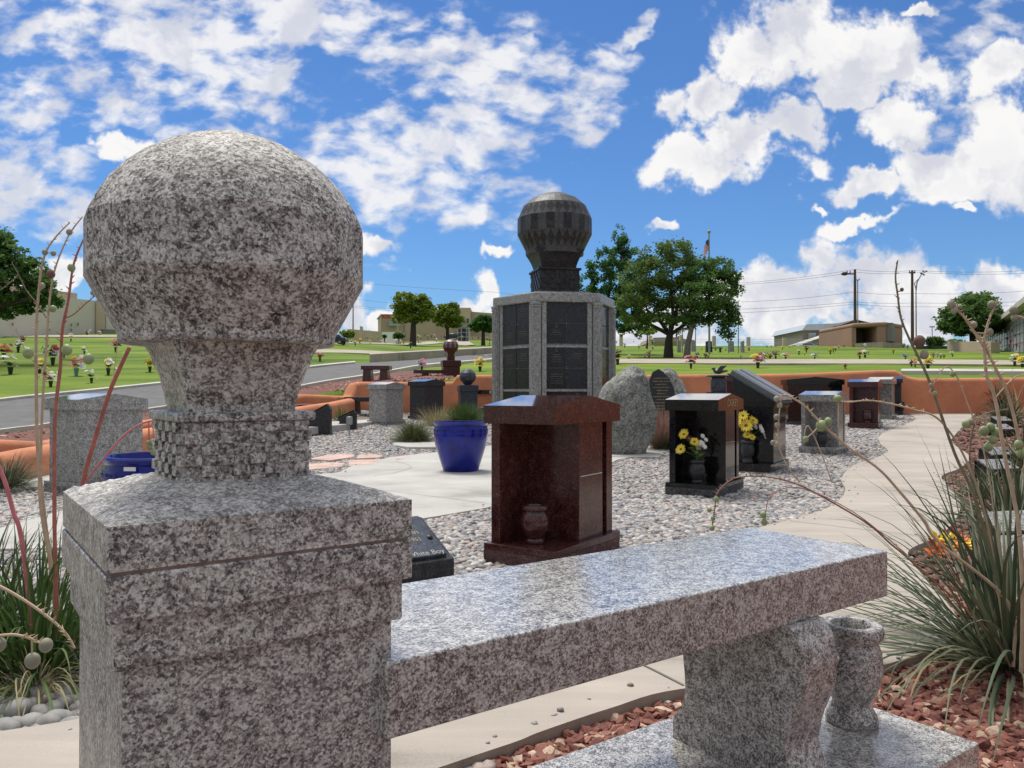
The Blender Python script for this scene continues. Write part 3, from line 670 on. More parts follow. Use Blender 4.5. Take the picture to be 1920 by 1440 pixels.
n_c = niche('black niche monument with gold family name on its gable and daisies inside', 1347.5, 939, .445, .70, .56, M_BLACK, M_BLACKROCK)
Mt = n_c.matrix_world
T1 = Matrix.Translation((.0012, .38, .742)) @ Matrix.Rotation(R(90), 4, 'Z') @ Matrix.Rotation(R(90), 4, 'X')
text_mesh('inscription', 'CASKEY', .085, M_GOLD, n_c, T1, align='CENTER')
niche('closed light grey granite monument at the left behind the pink stalks', 146, 934, .47, .64, .5, M_GREY, M_GREYROCK, closed=True)
niche('closed pale grey granite monument between the black markers and the black closed one', 724, 800, .46, .60, .5, M_GREY, M_GREYROCK, closed=True, s=1.0)
niche('closed black monument with a blue reflecting roof in front of the orange wall', 797, 791, .42, .72, .5, M_BLACKMAT, M_BLACKROCK, closed=True, s=1.05)
niche('open light grey niche monument with a dark vase, next to the curving path', 1568, 857, .47, .67, .62, M_GREYPOL, M_GREYROCK)
niche('open dark maroon niche monument with a maroon vase near the far path end', 1647, 807, .47, .62, .55, M_MAROON, M_MAROON, s=1.1)
niche('open light grey niche monument half hidden behind the dark maroon one', 1672, 789, .44, .60, .6, M_GREYPOL, M_GREYROCK, s=1.1)
niche('closed wide black monument with a broad gable behind the grey open niche', 1584, 800, .95, .45, .12, M_BLACK, M_BLACKROCK, closed=True, ridge='y', s=1.13)
niche('small black niche monument with a black vase, last one before the orange wall', 1692, 781, .42, .40, .5, M_BLACKMAT, M_BLACKMAT, s=1.08)

# ------------------------------------------------------------------ flowers
def pmat(name, c, rough=.6): return plain(name, c, rough, .18, 40)
FL = dict(white=pmat('white_petals', (.78, .78, .74)), yellow=pmat('yellow_petals', (.78, .60, .06)), red=pmat('red_petals', (.42, .02, .03)), pink=pmat('pink_petals', (.70, .22, .30)),
          orange=pmat('orange_petals', (.75, .20, .03)), purple=pmat('purple_petals', (.20, .10, .42)), blue=pmat('blue_petals', (.07, .12, .45)), maroon=pmat('maroon_petals', (.16, .02, .03)), cream=pmat('cream_petals', (.70, .64, .42)), lilac=pmat('lilac_petals', (.45, .35, .45)))
M_LEAF = plain('bouquet_leaf', (.05, .12, .03), .6, .3, 40); M_PALELEAF = plain('pale_bouquet_leaf', (.22, .30, .08), .6, .3, 40)
M_VASEDK = plain('dark_plastic', (.012, .02, .016), .4, .2, 20); M_TEAL = plain('teal_vase_mat', (.12, .24, .25), .4, .2, 20)
M_EYE = plain('flower_centre', (.22, .10, .02), .8, .3, 80)
def daisy(mb, c, nrm, r, petals=14, mi=0, mc=1, cup=.25):
    nrm = Vector(nrm).normalized(); s, t = frame(nrm); c = Vector(c)
    for ring, (rr, off, k) in enumerate(((r, 0, petals), (r * .78, .5, petals - 2))):
        for i in range(k):
            a = 2 * math.pi * (i + off + random.uniform(-.15, .15)) / k; d = s * math.cos(a) + t * math.sin(a); e = nrm.cross(d); rl = rr * random.uniform(.85, 1.1)
            w = rr * .19; up = nrm * (rl * cup * (1 + ring * .6))
            mb.add([c + d * rl * .15, c + d * rl * .55 + e * w + up * .55, c + d * rl + up * .8, c + d * rl * .55 - e * w + up * .55, c + d * rl * .55 + up * .45 - nrm * rl * .03], [(0, 1, 4), (1, 2, 4), (2, 3, 4), (3, 0, 4)], mi)
    V, Fc = ICO[1]
    mb.add([c + nrm * (r * .08) + Vector(v) * r * .2 for v in V], [tuple(f) for f in Fc], mc)
def leafq(mb, c, d, l, w, mi=0):
    d = Vector(d).normalized(); s, t = frame(d); c = Vector(c)
    mb.add([c, c + d * l * .5 + s * w + t * l * .05, c + d * l - t * l * .1, c + d * l * .5 - s * w + t * l * .05], [(0, 1, 2), (0, 2, 3)], mi)
def bouquet_daisy(label, p, spec, stems_to, leafn=16, group='yellow daisy bouquets in black vases'):
    t = thing('bouquet', label, 'flowers', p, 0, group)
    fl = {}
    for (dx, dy, dz, r, col) in spec:
        fl.setdefault(col, MB()); nn = (dx * 1.2 + random.uniform(-.03, .03), -.14 + random.uniform(-.02, .02), .05 + dz * .2 + random.uniform(-.02, .03))
        daisy(fl[col], (dx, dy, dz), nn, r, 15)
    for col, mb in fl.items(): mb.build('blossoms', [FL[col], M_EYE if col == 'yellow' else FL['cream']], t)
    st = MB()
    for (dx, dy, dz, r, col) in spec: st.tube([(0, 0, 0), (dx * .3, dy * .3, dz * .5), (dx, dy + .004, dz - .004)], .0022, 5)
    st.build('stems', M_LEAF, t)
    lf = MB()
    for i in range(leafn):
        a = random.uniform(0, 6.28); h = random.uniform(.02, .12); leafq(lf, (math.cos(a) * .015, math.sin(a) * .015, h), (math.cos(a), math.sin(a), random.uniform(.1, .9)), random.uniform(.04, .08), .013)
    lf.build('leaves', M_PALELEAF, t); return t
def loc2w(t, x, y, z): return t.matrix_basis @ Vector((x, y, z))
bpy.context.view_layer.update()
# black vase with daisies inside the black niche
p = loc2w(n_c, -.215, .115, .118)
vase('stone_vase', 'black stone vase with yellow daisies inside the black niche monument', p, .80, M_BLACKMAT, sx=1.1)
bouquet_daisy('yellow daisies and small white blooms inside the black niche', p + Vector((0, 0, .19)), [(-.135, -.02, .085, .052, 'yellow'), (-.105, .0, .205, .050, 'yellow'), (-.025, -.02, .145, .046, 'yellow'), (.03, -.02, .13, .034, 'white'), (.045, .0, .19, .024, 'white'), (.07, -.01, .16, .022, 'white'), (.055, -.03, .105, .024, 'white'), (-.06, .02, .17, .03, 'maroon'), (.01, .0, .10, .03, 'cream')], None)

# book monument
def book_monument():
    P = hit(1445, 893); t = thing('book_monument', 'black granite monument topped by an open stone book lying at a slant', 'monument', (P.x, P.y, gz(P.x, P.y)), -.56)
    rockbox(-.46, 0.0, 0, .80, -.03, .035, .004, seed=3).build('base', M_GREY, t)
    MB().box(-.46, 0, 0, .80, .035, .115).build('floor_slab', M_BLACK, t, bevel=.003)
    MB().box(-.42, -.02, .20, .74, .115, .70).build('body', M_BLACK, t, bevel=.003)
    MB().prism([(-.42, .70), (.01, .70), (.01, .755), (-.42, 1.01)], .80, axis='y', lo=.13).build('wedge', M_BLACK, t, bevel=.003)
    Mx = Matrix.Translation((-.45, .10, 1.045)) @ Matrix.Rotation(math.atan2(.275, .46), 4, 'Y')
    MB().box(-.02, .57, 0, .72, -.014, -.0005, M=Mx).build('book_cover', M_BLACKMAT, t, bevel=.002)
    for sg in (1, -1):
        n = 28; top = [(.36 + sg * .345 * k / n, .060 + .020 * math.sin(k / n * 12.5 + .6) * (1 - .3 * k / n) - .012 * k / n) for k in range(n + 1)]
        poly = [(.36, 0)] + top + [(.36 + sg * .345, 0)]
        if sg < 0: poly = poly[::-1]
        pg = MB().prism(poly, .55, axis='x', lo=0, M=Mx).build('page_block', M_PAGE, t, smooth=True, sharp=40)
    for q in range(6):
        z = .006 + q * .007; MB().box(.004, .546, .0115, .016, z, z + .0028, M=Mx).build('page_edge', M_BLUEBLACK, t)
    return t
M_PAGE = granite('page_black_granite', [(0, (.03, .036, .045)), (.5, (.06, .07, .085)), (1, (.12, .14, .16))], 300, .1, 90, spec=.8)
_b = M_PAGE.node_tree.nodes['Principled BSDF']; _b.inputs['Coat Weight'].default_value = 1; _b.inputs['Coat Roughness'].default_value = .08; _b.inputs['IOR'].default_value = 1.8
bm_ = book_monument(); bpy.context.view_layer.update()
p = loc2w(bm_, -.26, .105, .117)
vase('stone_vase', 'black stone vase with yellow and white flowers before the book monument', p, 1.0, M_BLACKMAT)
bouquet_daisy('big yellow sunflowers and white lilies before the book monument', p + Vector((0, 0, .22)), [(-.03, -.04, .17, .085, 'yellow'), (-.12, -.02, .20, .07, 'yellow'), (.05, -.02, .22, .06, 'yellow'), (-.05, .0, .27, .065, 'yellow'), (.13, -.02, .13, .06, 'white'), (.17, .0, .07, .055, 'white'), (.08, .02, .16, .045, 'white'), (-.02, -.05, .07, .05, 'yellow'), (.03, -.05, .05, .04, 'yellow')], None, 34)

# vases of the farther niches
def niche_vase(px, py, Y, label, s, mat): p = at(px, py, Y); vase('stone_vase', label, (p.x, p.y, gz(p.x, p.y) + .125), s, mat, n=24)
for t_, lab, s_, mt_, lx in (('open light grey niche monument with a dark vase, next to the curving path', 'black stone vase inside the open light grey niche', .85, M_BLACKMAT, -.2),
                         ('open dark maroon niche monument with a maroon vase near the far path end', 'maroon stone vase inside the dark maroon niche', .95, M_MAROON, -.19),
                         ('small black niche monument with a black vase, last one before the orange wall', 'black stone vase inside the last small black niche', .9, M_BLACKMAT, -.02)):
    q = [o for o in scene.objects if o.get('label') == t_][0]; pp = loc2w(q, lx, .11, .118); vase('stone_vase', lab, pp, s_, mt_, n=24, sx=1.1)

# ------------------------------------------------------------------ slant markers
def slant(label, P, rz, w, d, h0, h1, mat=M_BLACKMAT, face=M_BLUEBLACK, group='black slant markers', lines=None, base=None):
    """face leans back: low edge at y=0, high edge at y=d"""
    t = thing('slant_marker', label, 'grave marker', P, rz, group)
    MB().prism([(0, 0), (d, 0), (d, h1), (d * .86, h1), (0, h0)], w, axis='x', lo=0).build('body', mat, t, bevel=.004)
    L_ = Vector((0, d * .86, h1 - h0)); ln = L_.length; a = math.atan2(h1 - h0, d * .86)
    M = Matrix.Translation((0, 0, h0)) @ Matrix.Rotation(a, 4, 'X')
    MB().box(.012, w - .03, .025, ln - .005, .0005, .016, M=M).build('plate', face, t, bevel=.001)
    return t, M, ln
# near one beside the post, parallel to the bench
Pm = Vector((0, 0, 0)); c1 = at(852, 1046, 3.55)
org = Vector((c1.x, c1.y, 0)) - U * .62
t, M, ln = slant('blue black slant marker with gold lettering tucked behind the granite post', (org.x, org.y, 0), RZ, .62, .34, .115, .262, M_BLACKMAT, M_BLUEBLACK)
for body, x, y, sz in (('ll L.', .525, .25, .046), ('njamin', .53, .185, .050), ('r. 16, 1951', .52, .135, .034), ('arty White Boy', .585, .032, .042)):
    text_mesh('inscription', body, sz, M_GOLD if y > .04 else M_PALET, t, M @ Matrix.Translation((x, y, .0168)), align='RIGHT')
mb = MB().lathe([(.001, 0), (.013, 0), (.013, .006), (.008, .010), (.001, .010)], 16, M=M @ Matrix.Translation((.565, .15, .0165))); mb.build('stud', M_BLACKMAT, t, smooth=True)
def desk_marker(label, px, py, w, d, h, rz, group='black desk markers left of the grey monument'):
    """upright dark stone with a slanted desk face on top (profile seen from the side)"""
    P = hit(px, py); t = thing('desk_marker', label, 'grave marker', (P.x, P.y, gz(P.x, P.y)), rz, group)
    MB().prism([(0, 0), (d, 0), (d, h * .86), (d * .9, h), (-d * .12, h * .60), (0, h * .5)], w, axis='y', lo=0).build('body', M_BLACKMAT, t, bevel=.004)
    Mx = Matrix.Translation((-d * .12, 0, h * .60)) @ Matrix.Rotation(-math.atan2(h * .40, d * 1.02), 4, 'Y')
    MB().box(.02, math.hypot(h * .4, d * 1.02) - .01, .03, w - .03, .001, .03, M=Mx).build('plate', M_BLACK, t, bevel=.002)
    return t
desk_marker('larger black desk marker with a slanted polished top beside the concrete walk', 577, 819, .35, .36, .52, R(8))
desk_marker('smaller black desk marker with a notched top behind the garden lamp', 636, 809, .25, .30, .36, R(8))

# ------------------------------------------------------------------ big hexagonal columbarium
def columbarium():
    cxp = at(1040, 700, 14.6); ang = R(10); t = thing('hexagonal_columbarium', 'tall hexagonal grey granite columbarium crowned by a dark stone hot air balloon', 'columbarium', (cxp.x, cxp.y, gz(cxp.x, 14.6)), ang)
    z0 = gz(cxp.x, 14.6); s = 1.07; ap = s * math.sqrt(3) / 2
    H = 2.405 - z0
    def hexa(r): return [(r * math.cos(R(60 * k)), r * math.sin(R(60 * k))) for k in range(6)]
    MB().prism(hexa(s + .10), .10, lo=-.25).build('base', M_GREY, t, bevel=.005)
    MB().prism(hexa(s - .02), H, lo=.10).build('core', M_GREY, t)
    rc = s + .09
    MB().prism(hexa(rc), H + .165, lo=H).build('cap', M_GREY, t, bevel=.02, seg=2)
    MB().prism(hexa(rc * .78), H + .21, lo=H + .165).build('cap_step', M_GREY, t, bevel=.01)
    modh = .765
    for k in range(6):
        a = R(60 * k + 30); Mf = Matrix.Rotation(a - R(90) + R(180), 4, 'Z')
        # local frame: x along the face, y = -ap outward towards -y
        # corner pilasters
        ac = R(60 * k); Mc = Matrix.Translation(((s - .01) * math.cos(ac), (s - .01) * math.sin(ac), 0)) @ Matrix.Rotation(ac + R(90), 4, 'Z')
        pil = MB()
        for sg in (-1, 1):
            Mp = Mc @ Matrix.Rotation(sg * R(30), 4, 'Z')
            pil.box(min(sg * .085, sg * .165), max(sg * .085, sg * .165), -.035, .05, .10, H, M=Mp)
        pil.build('pilaster', M_GREY, t, bevel=.004)
        col = MB(); n = 36; prof = []
        ring = []
        n = 64
        for i in range(n):
            th = 2 * math.pi * i / n; rr = .085 * (1, .90, .86, .90)[i % 4]; ring.append((rr * math.cos(th), rr * math.sin(th)))
        col.prism(ring, H - .09, lo=.18, M=Mc @ Matrix.Translation((0, -.03, 0)))
        for (za, zb, rr) in ((H - .09, H - .06, .094), (H - .06, H - .045, .084), (H - .045, H, .098), (.10, .18, .10)): col.lathe([(rr, za), (rr, zb)], 32, M=Mc @ Matrix.Translation((0, -.03, 0)))
        col.build('fluted_column', M_GREY, t, bevel=.002, seg=1)
        if k in (0, 1, 2): pass
        hw = .372
        for mz in range(1, 4):
            z = H - mz * modh
            if z > .12: MB().box(-hw - .02, hw + .02, -ap - .01, -ap + .02, z - .018, z + .018, M=Mf).build('band', M_GREY, t)
        front = k in (2, 3, 4, 5) or True
        vis = (k * 60 + 30 + 10) % 360
        if not (180 <= vis <= 360): 
            MB().box(-hw, hw, -ap + .001, -ap + .015, .12, H - .01, M=Mf).build('panel', M_DOOR, t); continue
        for mz in range(3):
            for r_ in range(2):
                for c in range(2):
                    zt = H - mz * modh - (.020 if mz else .004) - r_ * (modh - .04) / 2; zb = zt - (modh - .04) / 2 + .013
                    if zb < .1: zb = .105
                    if zt < zb + .05: continue
                    x0 = -hw + c * hw + .006; x1 = x0 + hw - .012
                    hsh = random.Random(k * 97 + mz * 13 + r_ * 5 + c).random()
                    d = MB().box(x0, x1, -ap - .006, -ap + .015, zb, zt, M=Mf).build('niche_door', M_DOOR if hsh < .6 else M_DOORPLAIN, t, bevel=.0015, seg=1)
                    rr = random.Random(k * 31 + mz * 7 + r_ * 3 + c)
                    if rr.random() < .62:
                        ins = MB(); zc = zt - .10 - rr.random() * .04
                        if rr.random() < .6:
                            ins.lathe([(.018, 0), (.024, .001)], 14, cap=False, M=Mf @ Matrix.Translation(((x0 + x1) / 2, -ap - .0072, zt - .05)) @ Matrix.Rotation(R(90), 4, 'X'))
                        for q in range(rr.randint(3, 5)):
                            half = rr.uniform(.05, .115); xx = -half
                            while xx < half:
                                l = rr.uniform(.006, .014); hh = .012 if q < 2 else .008
                                ins.box((x0 + x1) / 2 + xx, (x0 + x1) / 2 + xx + l, -ap - .0075, -ap - .0062, zc - q * .038, zc - q * .038 + hh, M=Mf); xx += l + rr.uniform(.003, .012)
                        ins.build('inscription', M_ENGR, d)
    # balloon
    zb = 2.615 - z0
    b = .365; mb = basket(MB(), b, zb - .06, 3.06 - z0, 6, 8, .012); o = mb.build('basket', M_BALLD, t, bevel=.002, seg=1); o.rotation_euler = (0, 0, R(2))
    o = MB().box(-b - .035, b + .035, -b - .035, b + .035, 3.06 - z0, 3.10 - z0).build('rim', M_BALLD, t, bevel=.006); o.rotation_euler = (0, 0, R(2))
    o = flare(.325, .455, 3.10 - z0, 3.44 - z0, cham=.02).build('neck', M_BALLD, t, smooth=True, sharp=35); o.rotation_euler = (0, 0, R(2))
    n = 28; e = MB()
    L0 = [(.40, 3.375), (.535, 3.375), (.54, 3.46)]; e.lathe([(r_, z - z0) for r_, z in L0], n, mi=0, cap=False)
    def rowq(r0, z_0, r1, z_1, kind):
        for i in range(n):
            a0, a1 = 2 * math.pi * i / n, 2 * math.pi * (i + 1) / n; am = (a0 + a1) / 2
            P = lambda r_, a, z: (r_ * math.cos(a), r_ * math.sin(a), z - z0)
            if kind == 'rect': e.add([P(r0, a0, z_0), P(r0, a1, z_0), P(r1, a1, z_1), P(r1, a0, z_1)], [(0, 1, 2, 3)], i % 2)
            elif kind == 'dia':
                rm, zm = (r0 + r1) / 2, (z_0 + z_1) / 2; c = math.cos((a1 - a0) / 2)
                Q = [P(r0, a0, z_0), P(r0 * c, am, z_0), P(r0, a1, z_0), P(rm, a1, zm), P(r1, a1, z_1), P(r1 * c, am, z_1), P(r1, a0, z_1), P(rm, a0, zm)]
                e.add(Q, [(0, 1, 7), (1, 2, 3), (3, 4, 5), (5, 6, 7)], 0); e.add(Q, [(1, 3, 5, 7)], 1)
            else: e.add([P(r0, a0, z_0), P(r0, a1, z_0), P(r1, a1, z_1), P(r1, a0, z_1)], [(0, 1, 2, 3)], 0)
    rowq(.54, 3.46, .69, 3.755, 'dia'); rowq(.69, 3.755, .69, 4.04, 'rect'); rowq(.69, 4.04, .585, 4.275, 'dia'); rowq(.585, 4.275, .42, 4.42, 'p'); rowq(.42, 4.42, .22, 4.51, 'p'); rowq(.22, 4.51, .0, 4.54, 'p')
    e.build('balloon', [M_BALLL, M_BALLD], t)
M_ENGR = plain('engraved_letters', (.15, .12, .085), .7, .3, 60)
columbarium()

# ------------------------------------------------------------------ boulders
def boulder(label, P, w, d, h, seed, cut=None, skew=0.0):
    t = thing('boulder', label, 'boulder', P, 0, None); V, Fc = ICO[5]; out = []
    for v in V:
        v = Vector(v); z = (v.z + 1) / 2; prof = (1 - max(0, z - .25) ** 2 * 1.1) if z < .8 else (1 - .3025 * 1.1)
        x = v.x / max(.25, math.sqrt(max(1e-4, 1 - v.z ** 2))) if False else v.x
        zz = math.copysign(abs(v.z) ** .75, v.z); p = Vector((x * w / 2 * (1.08 - .28 * max(0, v.z)) + skew * max(0, v.z) ** 1.5, v.y * d / 2, (zz * .5 + .44) * h))
        n1 = mnoise.fractal(Vector((p.x * 3 + seed, p.y * 3, p.z * 3)), .9, 2, 4) * .045; n2 = mnoise.ridged_multi_fractal(Vector((p.x * 8 + seed, p.y * 8, p.z * 8)), .8, 2, 5, 1, 2) * .014
        n3 = mnoise.noise(Vector((p.x * 38 + seed, p.y * 38, p.z * 38))) * .006
        p += v.normalized() * (n1 + n2 + n3)
        if cut is not None:
            co, no = cut; dd = (p - Vector(co)).dot(Vector(no))
            if dd > 0: p -= Vector(no) * dd
        out.append(p)
    MB().add(out, [tuple(f) for f in Fc]).build('rock', M_GREYROCK, t, smooth=True, sharp=50); return t
Pb = hit(1178, 857); boulder('tall rough grey granite boulder standing at the patio edge', (Pb.x, Pb.y + .18, gz(Pb.x, Pb.y)), .66, .5, 1.24, 3.1, skew=.09)
flat_poly('boulder_pad', pts_on([(1120,850),(1128,862),(1236,863),(1245,852),(1190,845)]), M_PATIO, .03)
Pb2 = at(1250, 770, 13.0); zb2 = gz(Pb2.x, 13.0); b2 = boulder('rough grey boulder with a dark polished inscribed face, right of the bigger boulder', (Pb2.x, Pb2.y, zb2), .60, .55, 1.17, 9.7, cut=((-.06, -.14, 0), (-.45, -.89, 0)))
# its polished face
nrm = Vector((-.45, -.89, 0)).normalized(); fx = Vector((nrm.y * -1, nrm.x, 0)) * -1; fx = Vector((.89, -.45, 0)).normalized()
poly = [(-.27, .05), (.17, .05), (.19, .55), (.15, .80), (.08, .96), (-.02, 1.06), (-.10, 1.11), (-.20, 1.06), (-.26, .92), (-.29, .6)]
Mf = Matrix((( fx.x, 0, -nrm.x * -1, 0), (fx.y, 0, nrm.y, 0), (0, 1, 0, 0), (0, 0, 0, 1))); Mf = Matrix(((fx.x, 0, nrm.x, -.06 + nrm.x * .002), (fx.y, 0, nrm.y, -.14 + nrm.y * .002), (0, 1, 0, 0), (0, 0, 0, 1)))
fo = MB().prism(poly, .008, lo=-.02, M=Mf).build('polished_face', M_DOORPLAIN, b2)
ins = MB(); rr = random.Random(5)
for q in range(15):
    half = rr.uniform(.07, .15); xx = -half
    while xx < half: l = rr.uniform(.008, .025); ins.box(xx - .05, xx - .05 + l, .95 - q * .05, .966 - q * .05, .0085, .0095, M=Mf); xx += l + rr.uniform(.005, .015)
ins.build('inscription', plain('gold_engraving', (.22, .17, .07), .6, .2, 60), fo)

# ------------------------------------------------------------------ blue pots
def pot(label, P, s, sticker=False):
    t = thing('glazed_pot', label, 'flower pot', P, 0, 'cobalt blue glazed pots')
    prof = [(.17, 0), (.185, .01), (.205, .08), (.24, .20), (.268, .30), (.280, .38), (.283, .44), (.279, .455), (.282, .47), (.277, .485), (.275, .50), (.272, .515), (.283, .528), (.290, .545), (.283, .556), (.262, .556), (.256, .545), (.262, .40), (.22, .15), (.01, .13)]
    MB().lathe([(r * s, z * s) for r, z in prof], 72).build('body', M_BLUE, t, smooth=True, sharp=50)
    orn = MB()
    for k in range(44):
        a = 2 * math.pi * k / 44; Mx = Matrix.Rotation(a, 4, 'Z') @ Matrix.Translation((0, -.2835 * s, .463 * s)) @ Matrix.Rotation(R(90), 4, 'X')
        if k % 2: orn.lathe([(.007 * s, 0), (.0095 * s, .003), (.007 * s, .0035)], 10, M=Mx, cap=False)
        else: orn.box(-.007 * s, .007 * s, -.0015, .0015, 0, .003, M=Mx); orn.box(-.0015, .0015, -.006 * s, .006 * s, 0, .003, M=Mx)
    for z in (.447, .479): orn.lathe([(.2835 * s, (z - .002) * s), (.2865 * s, z * s), (.2835 * s, (z + .002) * s)], 60, cap=False)
    orn.build('ornament_band', M_BLUEPALE, t, smooth=True)
    MB().lathe([(.25 * s, .44 * s), (.01, .45 * s)], 40, cap=False).build('soil', M_BED, t)
    if sticker: MB().box(-.03, .03, -.2935 * s, -.288 * s, .495 * s, .515 * s, M=Matrix.Rotation(R(-5), 4, 'Z')).build('price_sticker', M_WHITE, t)
    return t
P = hit(863, 890); pot('cobalt blue glazed pot standing on the concrete patio', (P.x, P.y + .08, .030), 1.0).scale = (1, 1, .93)
Yl = 4.15; P = at(300, 900, Yl); pot('cobalt blue glazed pot half hidden behind the granite basket', (P.x, Yl, .0), .96, True)

# ------------------------------------------------------------------ adobe walls
def wallrib(name, label, pts, th=.32, cat='wall', mat=None, group=None, rnd=.09, dens=5):
    """pts: (pixel x, pixel y of base, pixel y of top) -> rounded stucco wall following the ground"""
    P = []
    for px, yb, yt in pts:
        b = hit(px, yb); P.append((b.x, b.y, gz(b.x, b.y) - .25, at(px, yt, b.y).z))
    return wallw(name, label, P, th, cat, mat, group, rnd, dens)
def wallw(name, label, P, th=.32, cat='wall', mat=None, group=None, rnd=.09, dens=5):
    Q = []
    for i in range(len(P) - 1):
        for k in range(dens): u = k / dens; Q.append([P[i][c] * (1 - u) + P[i + 1][c] * u for c in range(4)])
    Q.append(list(P[-1]))
    V = []; Fc = []; pr = [(-th / 2, 0), (-th / 2, -rnd), (-th / 2 + rnd * .3, -rnd * .3), (-th / 2 + rnd, 0), (th / 2 - rnd, 0), (th / 2 - rnd * .3, -rnd * .3), (th / 2, -rnd), (th / 2, 0)]
    for i, q in enumerate(Q):
        a = Q[max(i - 1, 0)]; b = Q[min(i + 1, len(Q) - 1)]; d = Vector((b[0] - a[0], b[1] - a[1], 0)).normalized(); s_ = Vector((-d.y, d.x, 0))
        for k, (o_, dz) in enumerate(pr):
            z = q[2] if k in (0, 7) else q[3] + dz
            w = .006 * mnoise.noise(Vector((q[0] * 1.3, q[1] * 1.3, k * .3)))
            V.append((q[0] + s_.x * (o_ + w), q[1] + s_.y * (o_ + w), z + w))
    n = len(pr)
    for i in range(len(Q) - 1):
        for k in range(n): Fc.append((i * n + k, i * n + (k + 1) % n, (i + 1) * n + (k + 1) % n, (i + 1) * n + k))
    Fc += [tuple(range(n))[::-1], tuple(range((len(Q) - 1) * n, len(Q) * n))]
    o = MB().add(V, Fc).build(name, mat or M_ADOBE, smooth=True, sharp=60); return tag(o, label, cat, group)
def wpt(px, Y, ytop, ybase=None): p = at(px, ytop, Y); return (p.x, Y, gz(p.x, Y - .4) - .4, p.z)
YW = 18.62
wallw('adobe_wall', 'long orange stucco retaining wall closing the garden under the lawn', [wpt(640, 17.8, 745), wpt(652, 18.0, 741), wpt(662, 18.2, 719), wpt(672, 18.3, 716), wpt(757, YW, 716), wpt(836, YW, 716), wpt(850, YW, 715), wpt(858, YW, 703), wpt(925, YW, 703), wpt(1150, YW, 703), wpt(1480, YW, 701), wpt(1488, YW, 701), wpt(1640, YW, 694), wpt(1675, YW, 694), wpt(1697, YW, 706), wpt(1720, YW, 710), wpt(1905, YW, 708), wpt(2100, YW, 708)])
wallrib('adobe_wall', 'low orange stucco wall curving up to the left of the black markers', [(-120, 925, 855), (0, 912, 850), (43, 905, 842), (200, 868, 815), (400, 825, 785), (565, 795, 762), (620, 785, 754), (655, 778, 747)], .26)
wallrib('adobe_wall', 'upper low orange stucco wall behind the lower one at the left', [(-120, 858, 824), (0, 852, 824), (75, 842, 829), (200, 818, 802), (400, 782, 765), (565, 757, 739), (655, 752, 743)], .3)
p = at(1913, 760, 9.0); wallw('adobe_wall', 'nearer orange stucco wall end at the right edge behind the yucca', [(p.x + .15, 9.0, -.1, .80), (p.x + .35, 9.0, -.1, .88), (7.2, 8.6, -.1, .95), (8.3, 6, -.1, .98), (8.8, 2, -.1, 1.0), (8.2, -3, -.1, 1.0), (5, -8, -.1, 1.0), (0, -9.6, -.1, 1.0), (-5, -9, -.1, 1.0), (-8.5, -5, -.1, 1.0)], .3)
wallw('adobe_wall', 'orange stucco side wall joining the far wall beyond the right edge', [(14.3, 18.4, -.1, 1.21), (13.5, 15, -.1, 1.2), (11.6, 11.6, -.1, 1.1), (8.9, 9.5, -.1, 1.0)], .3)
# kerbs
def drape_strip(name, far, near, mat, top, depth=.1, sub=3): return strip(name, far, near, mat, top=top, depth=depth, sub=sub)
RF = [(-200,783),(0,757),(70,749),(180,738),(300,725),(440,709),(588,692.5),(666,684.5),(694,682.5),(780,677),(868,669),(930,664)]
RN = [(-200,842),(0,815),(69,806),(250,778),(440,749),(577,726),(630,716.5),(681,709),(740,698),(780,690.5),(827,685),(930,676)]
strip('road', RF, RN, M_ASPH, top=.05, depth=.3, sub=8)
def curb(name, pxs, h, mat, w=1.6): return strip(name, [(a, b - w) for a, b in pxs], [(a, b + w * .4) for a, b in pxs], mat, top=h, depth=h + .2, sub=6)
curb('kerb', [(a, b - .6) for a, b in RF[:8]], .11, M_KERB, 1.5)
curb('kerb', [(a, b + 1.0) for a, b in RN], .10, M_KERB, 1.2)
curb('kerb', [(693,681),(760,676),(868,668),(930,663)], .34, M_TANKERB, 2.0)
strip('path', [(560,659),(640,657),(760,662),(868,665),(930,668)], [(560,664),(640,663),(760,667),(868,669),(930,673)], M_TANKERB, top=.05)
strip('path', [(640,643.5),(700,644),(768,645),(810,641),(862,635),(880,633)], [(640,645.5),(700,646),(768,648),(820,645),(870,638),(890,634)], M_TANKERB, top=.06)
strip('path', [(-60,628),(0,629),(110,629.5),(230,630)], [(-60,631.5),(0,632.5),(110,633),(230,633)], M_TANKERB, top=.06)
strip('path', [(1120,675),(1300,675),(1500,675.5),(1700,676),(1960,678)], [(1120,683),(1300,683.5),(1500,684),(1700,684.5),(1960,687)], M_TANKERB, top=.05)
strip('kerb', [(1690,698),(1800,698),(1980,699)], [(1690,702),(1800,702.5),(1980,703.5)], M_KERB, top=.10)

# more gravel: chips near and far
def gravel(name, n, x0, x1, y0, y1, size, mat, test, base=ICO[1], jit=.28, label=None, flat=(.35, .7)):
    x, y = rect_pts(n, x0, x1, y0, y1); k = test(x, y) & frustum(x, y, .3); x, y = x[k], y[k]
    o = scatter(name, x, y, base, size, flat, mat, tilt=.6, zoff=.010, jitter=jit, smoothf=False, elong=(1.0, 1.7)); return tag(o, label, 'gravel' if label else None, kind='stuff')
def notpath(x, y):
    k = ~inpoly(x, y, PATHPOLY)
    q = BX; du = (x - BX.x) * U.x + (y - BX.y) * U.y; dw = (x - BX.x) * W.x + (y - BX.y) * W.y
    return k & ~((du > -.54) & (du < 1.385) & (dw > -.115) & (dw < .37))
rb = grid('red_bed', np.arange(-1.0, 14.5, .25), np.arange(.2, 18.6, .25), lambda X, Y: terr(X, Y) + .010, M_REDBED)
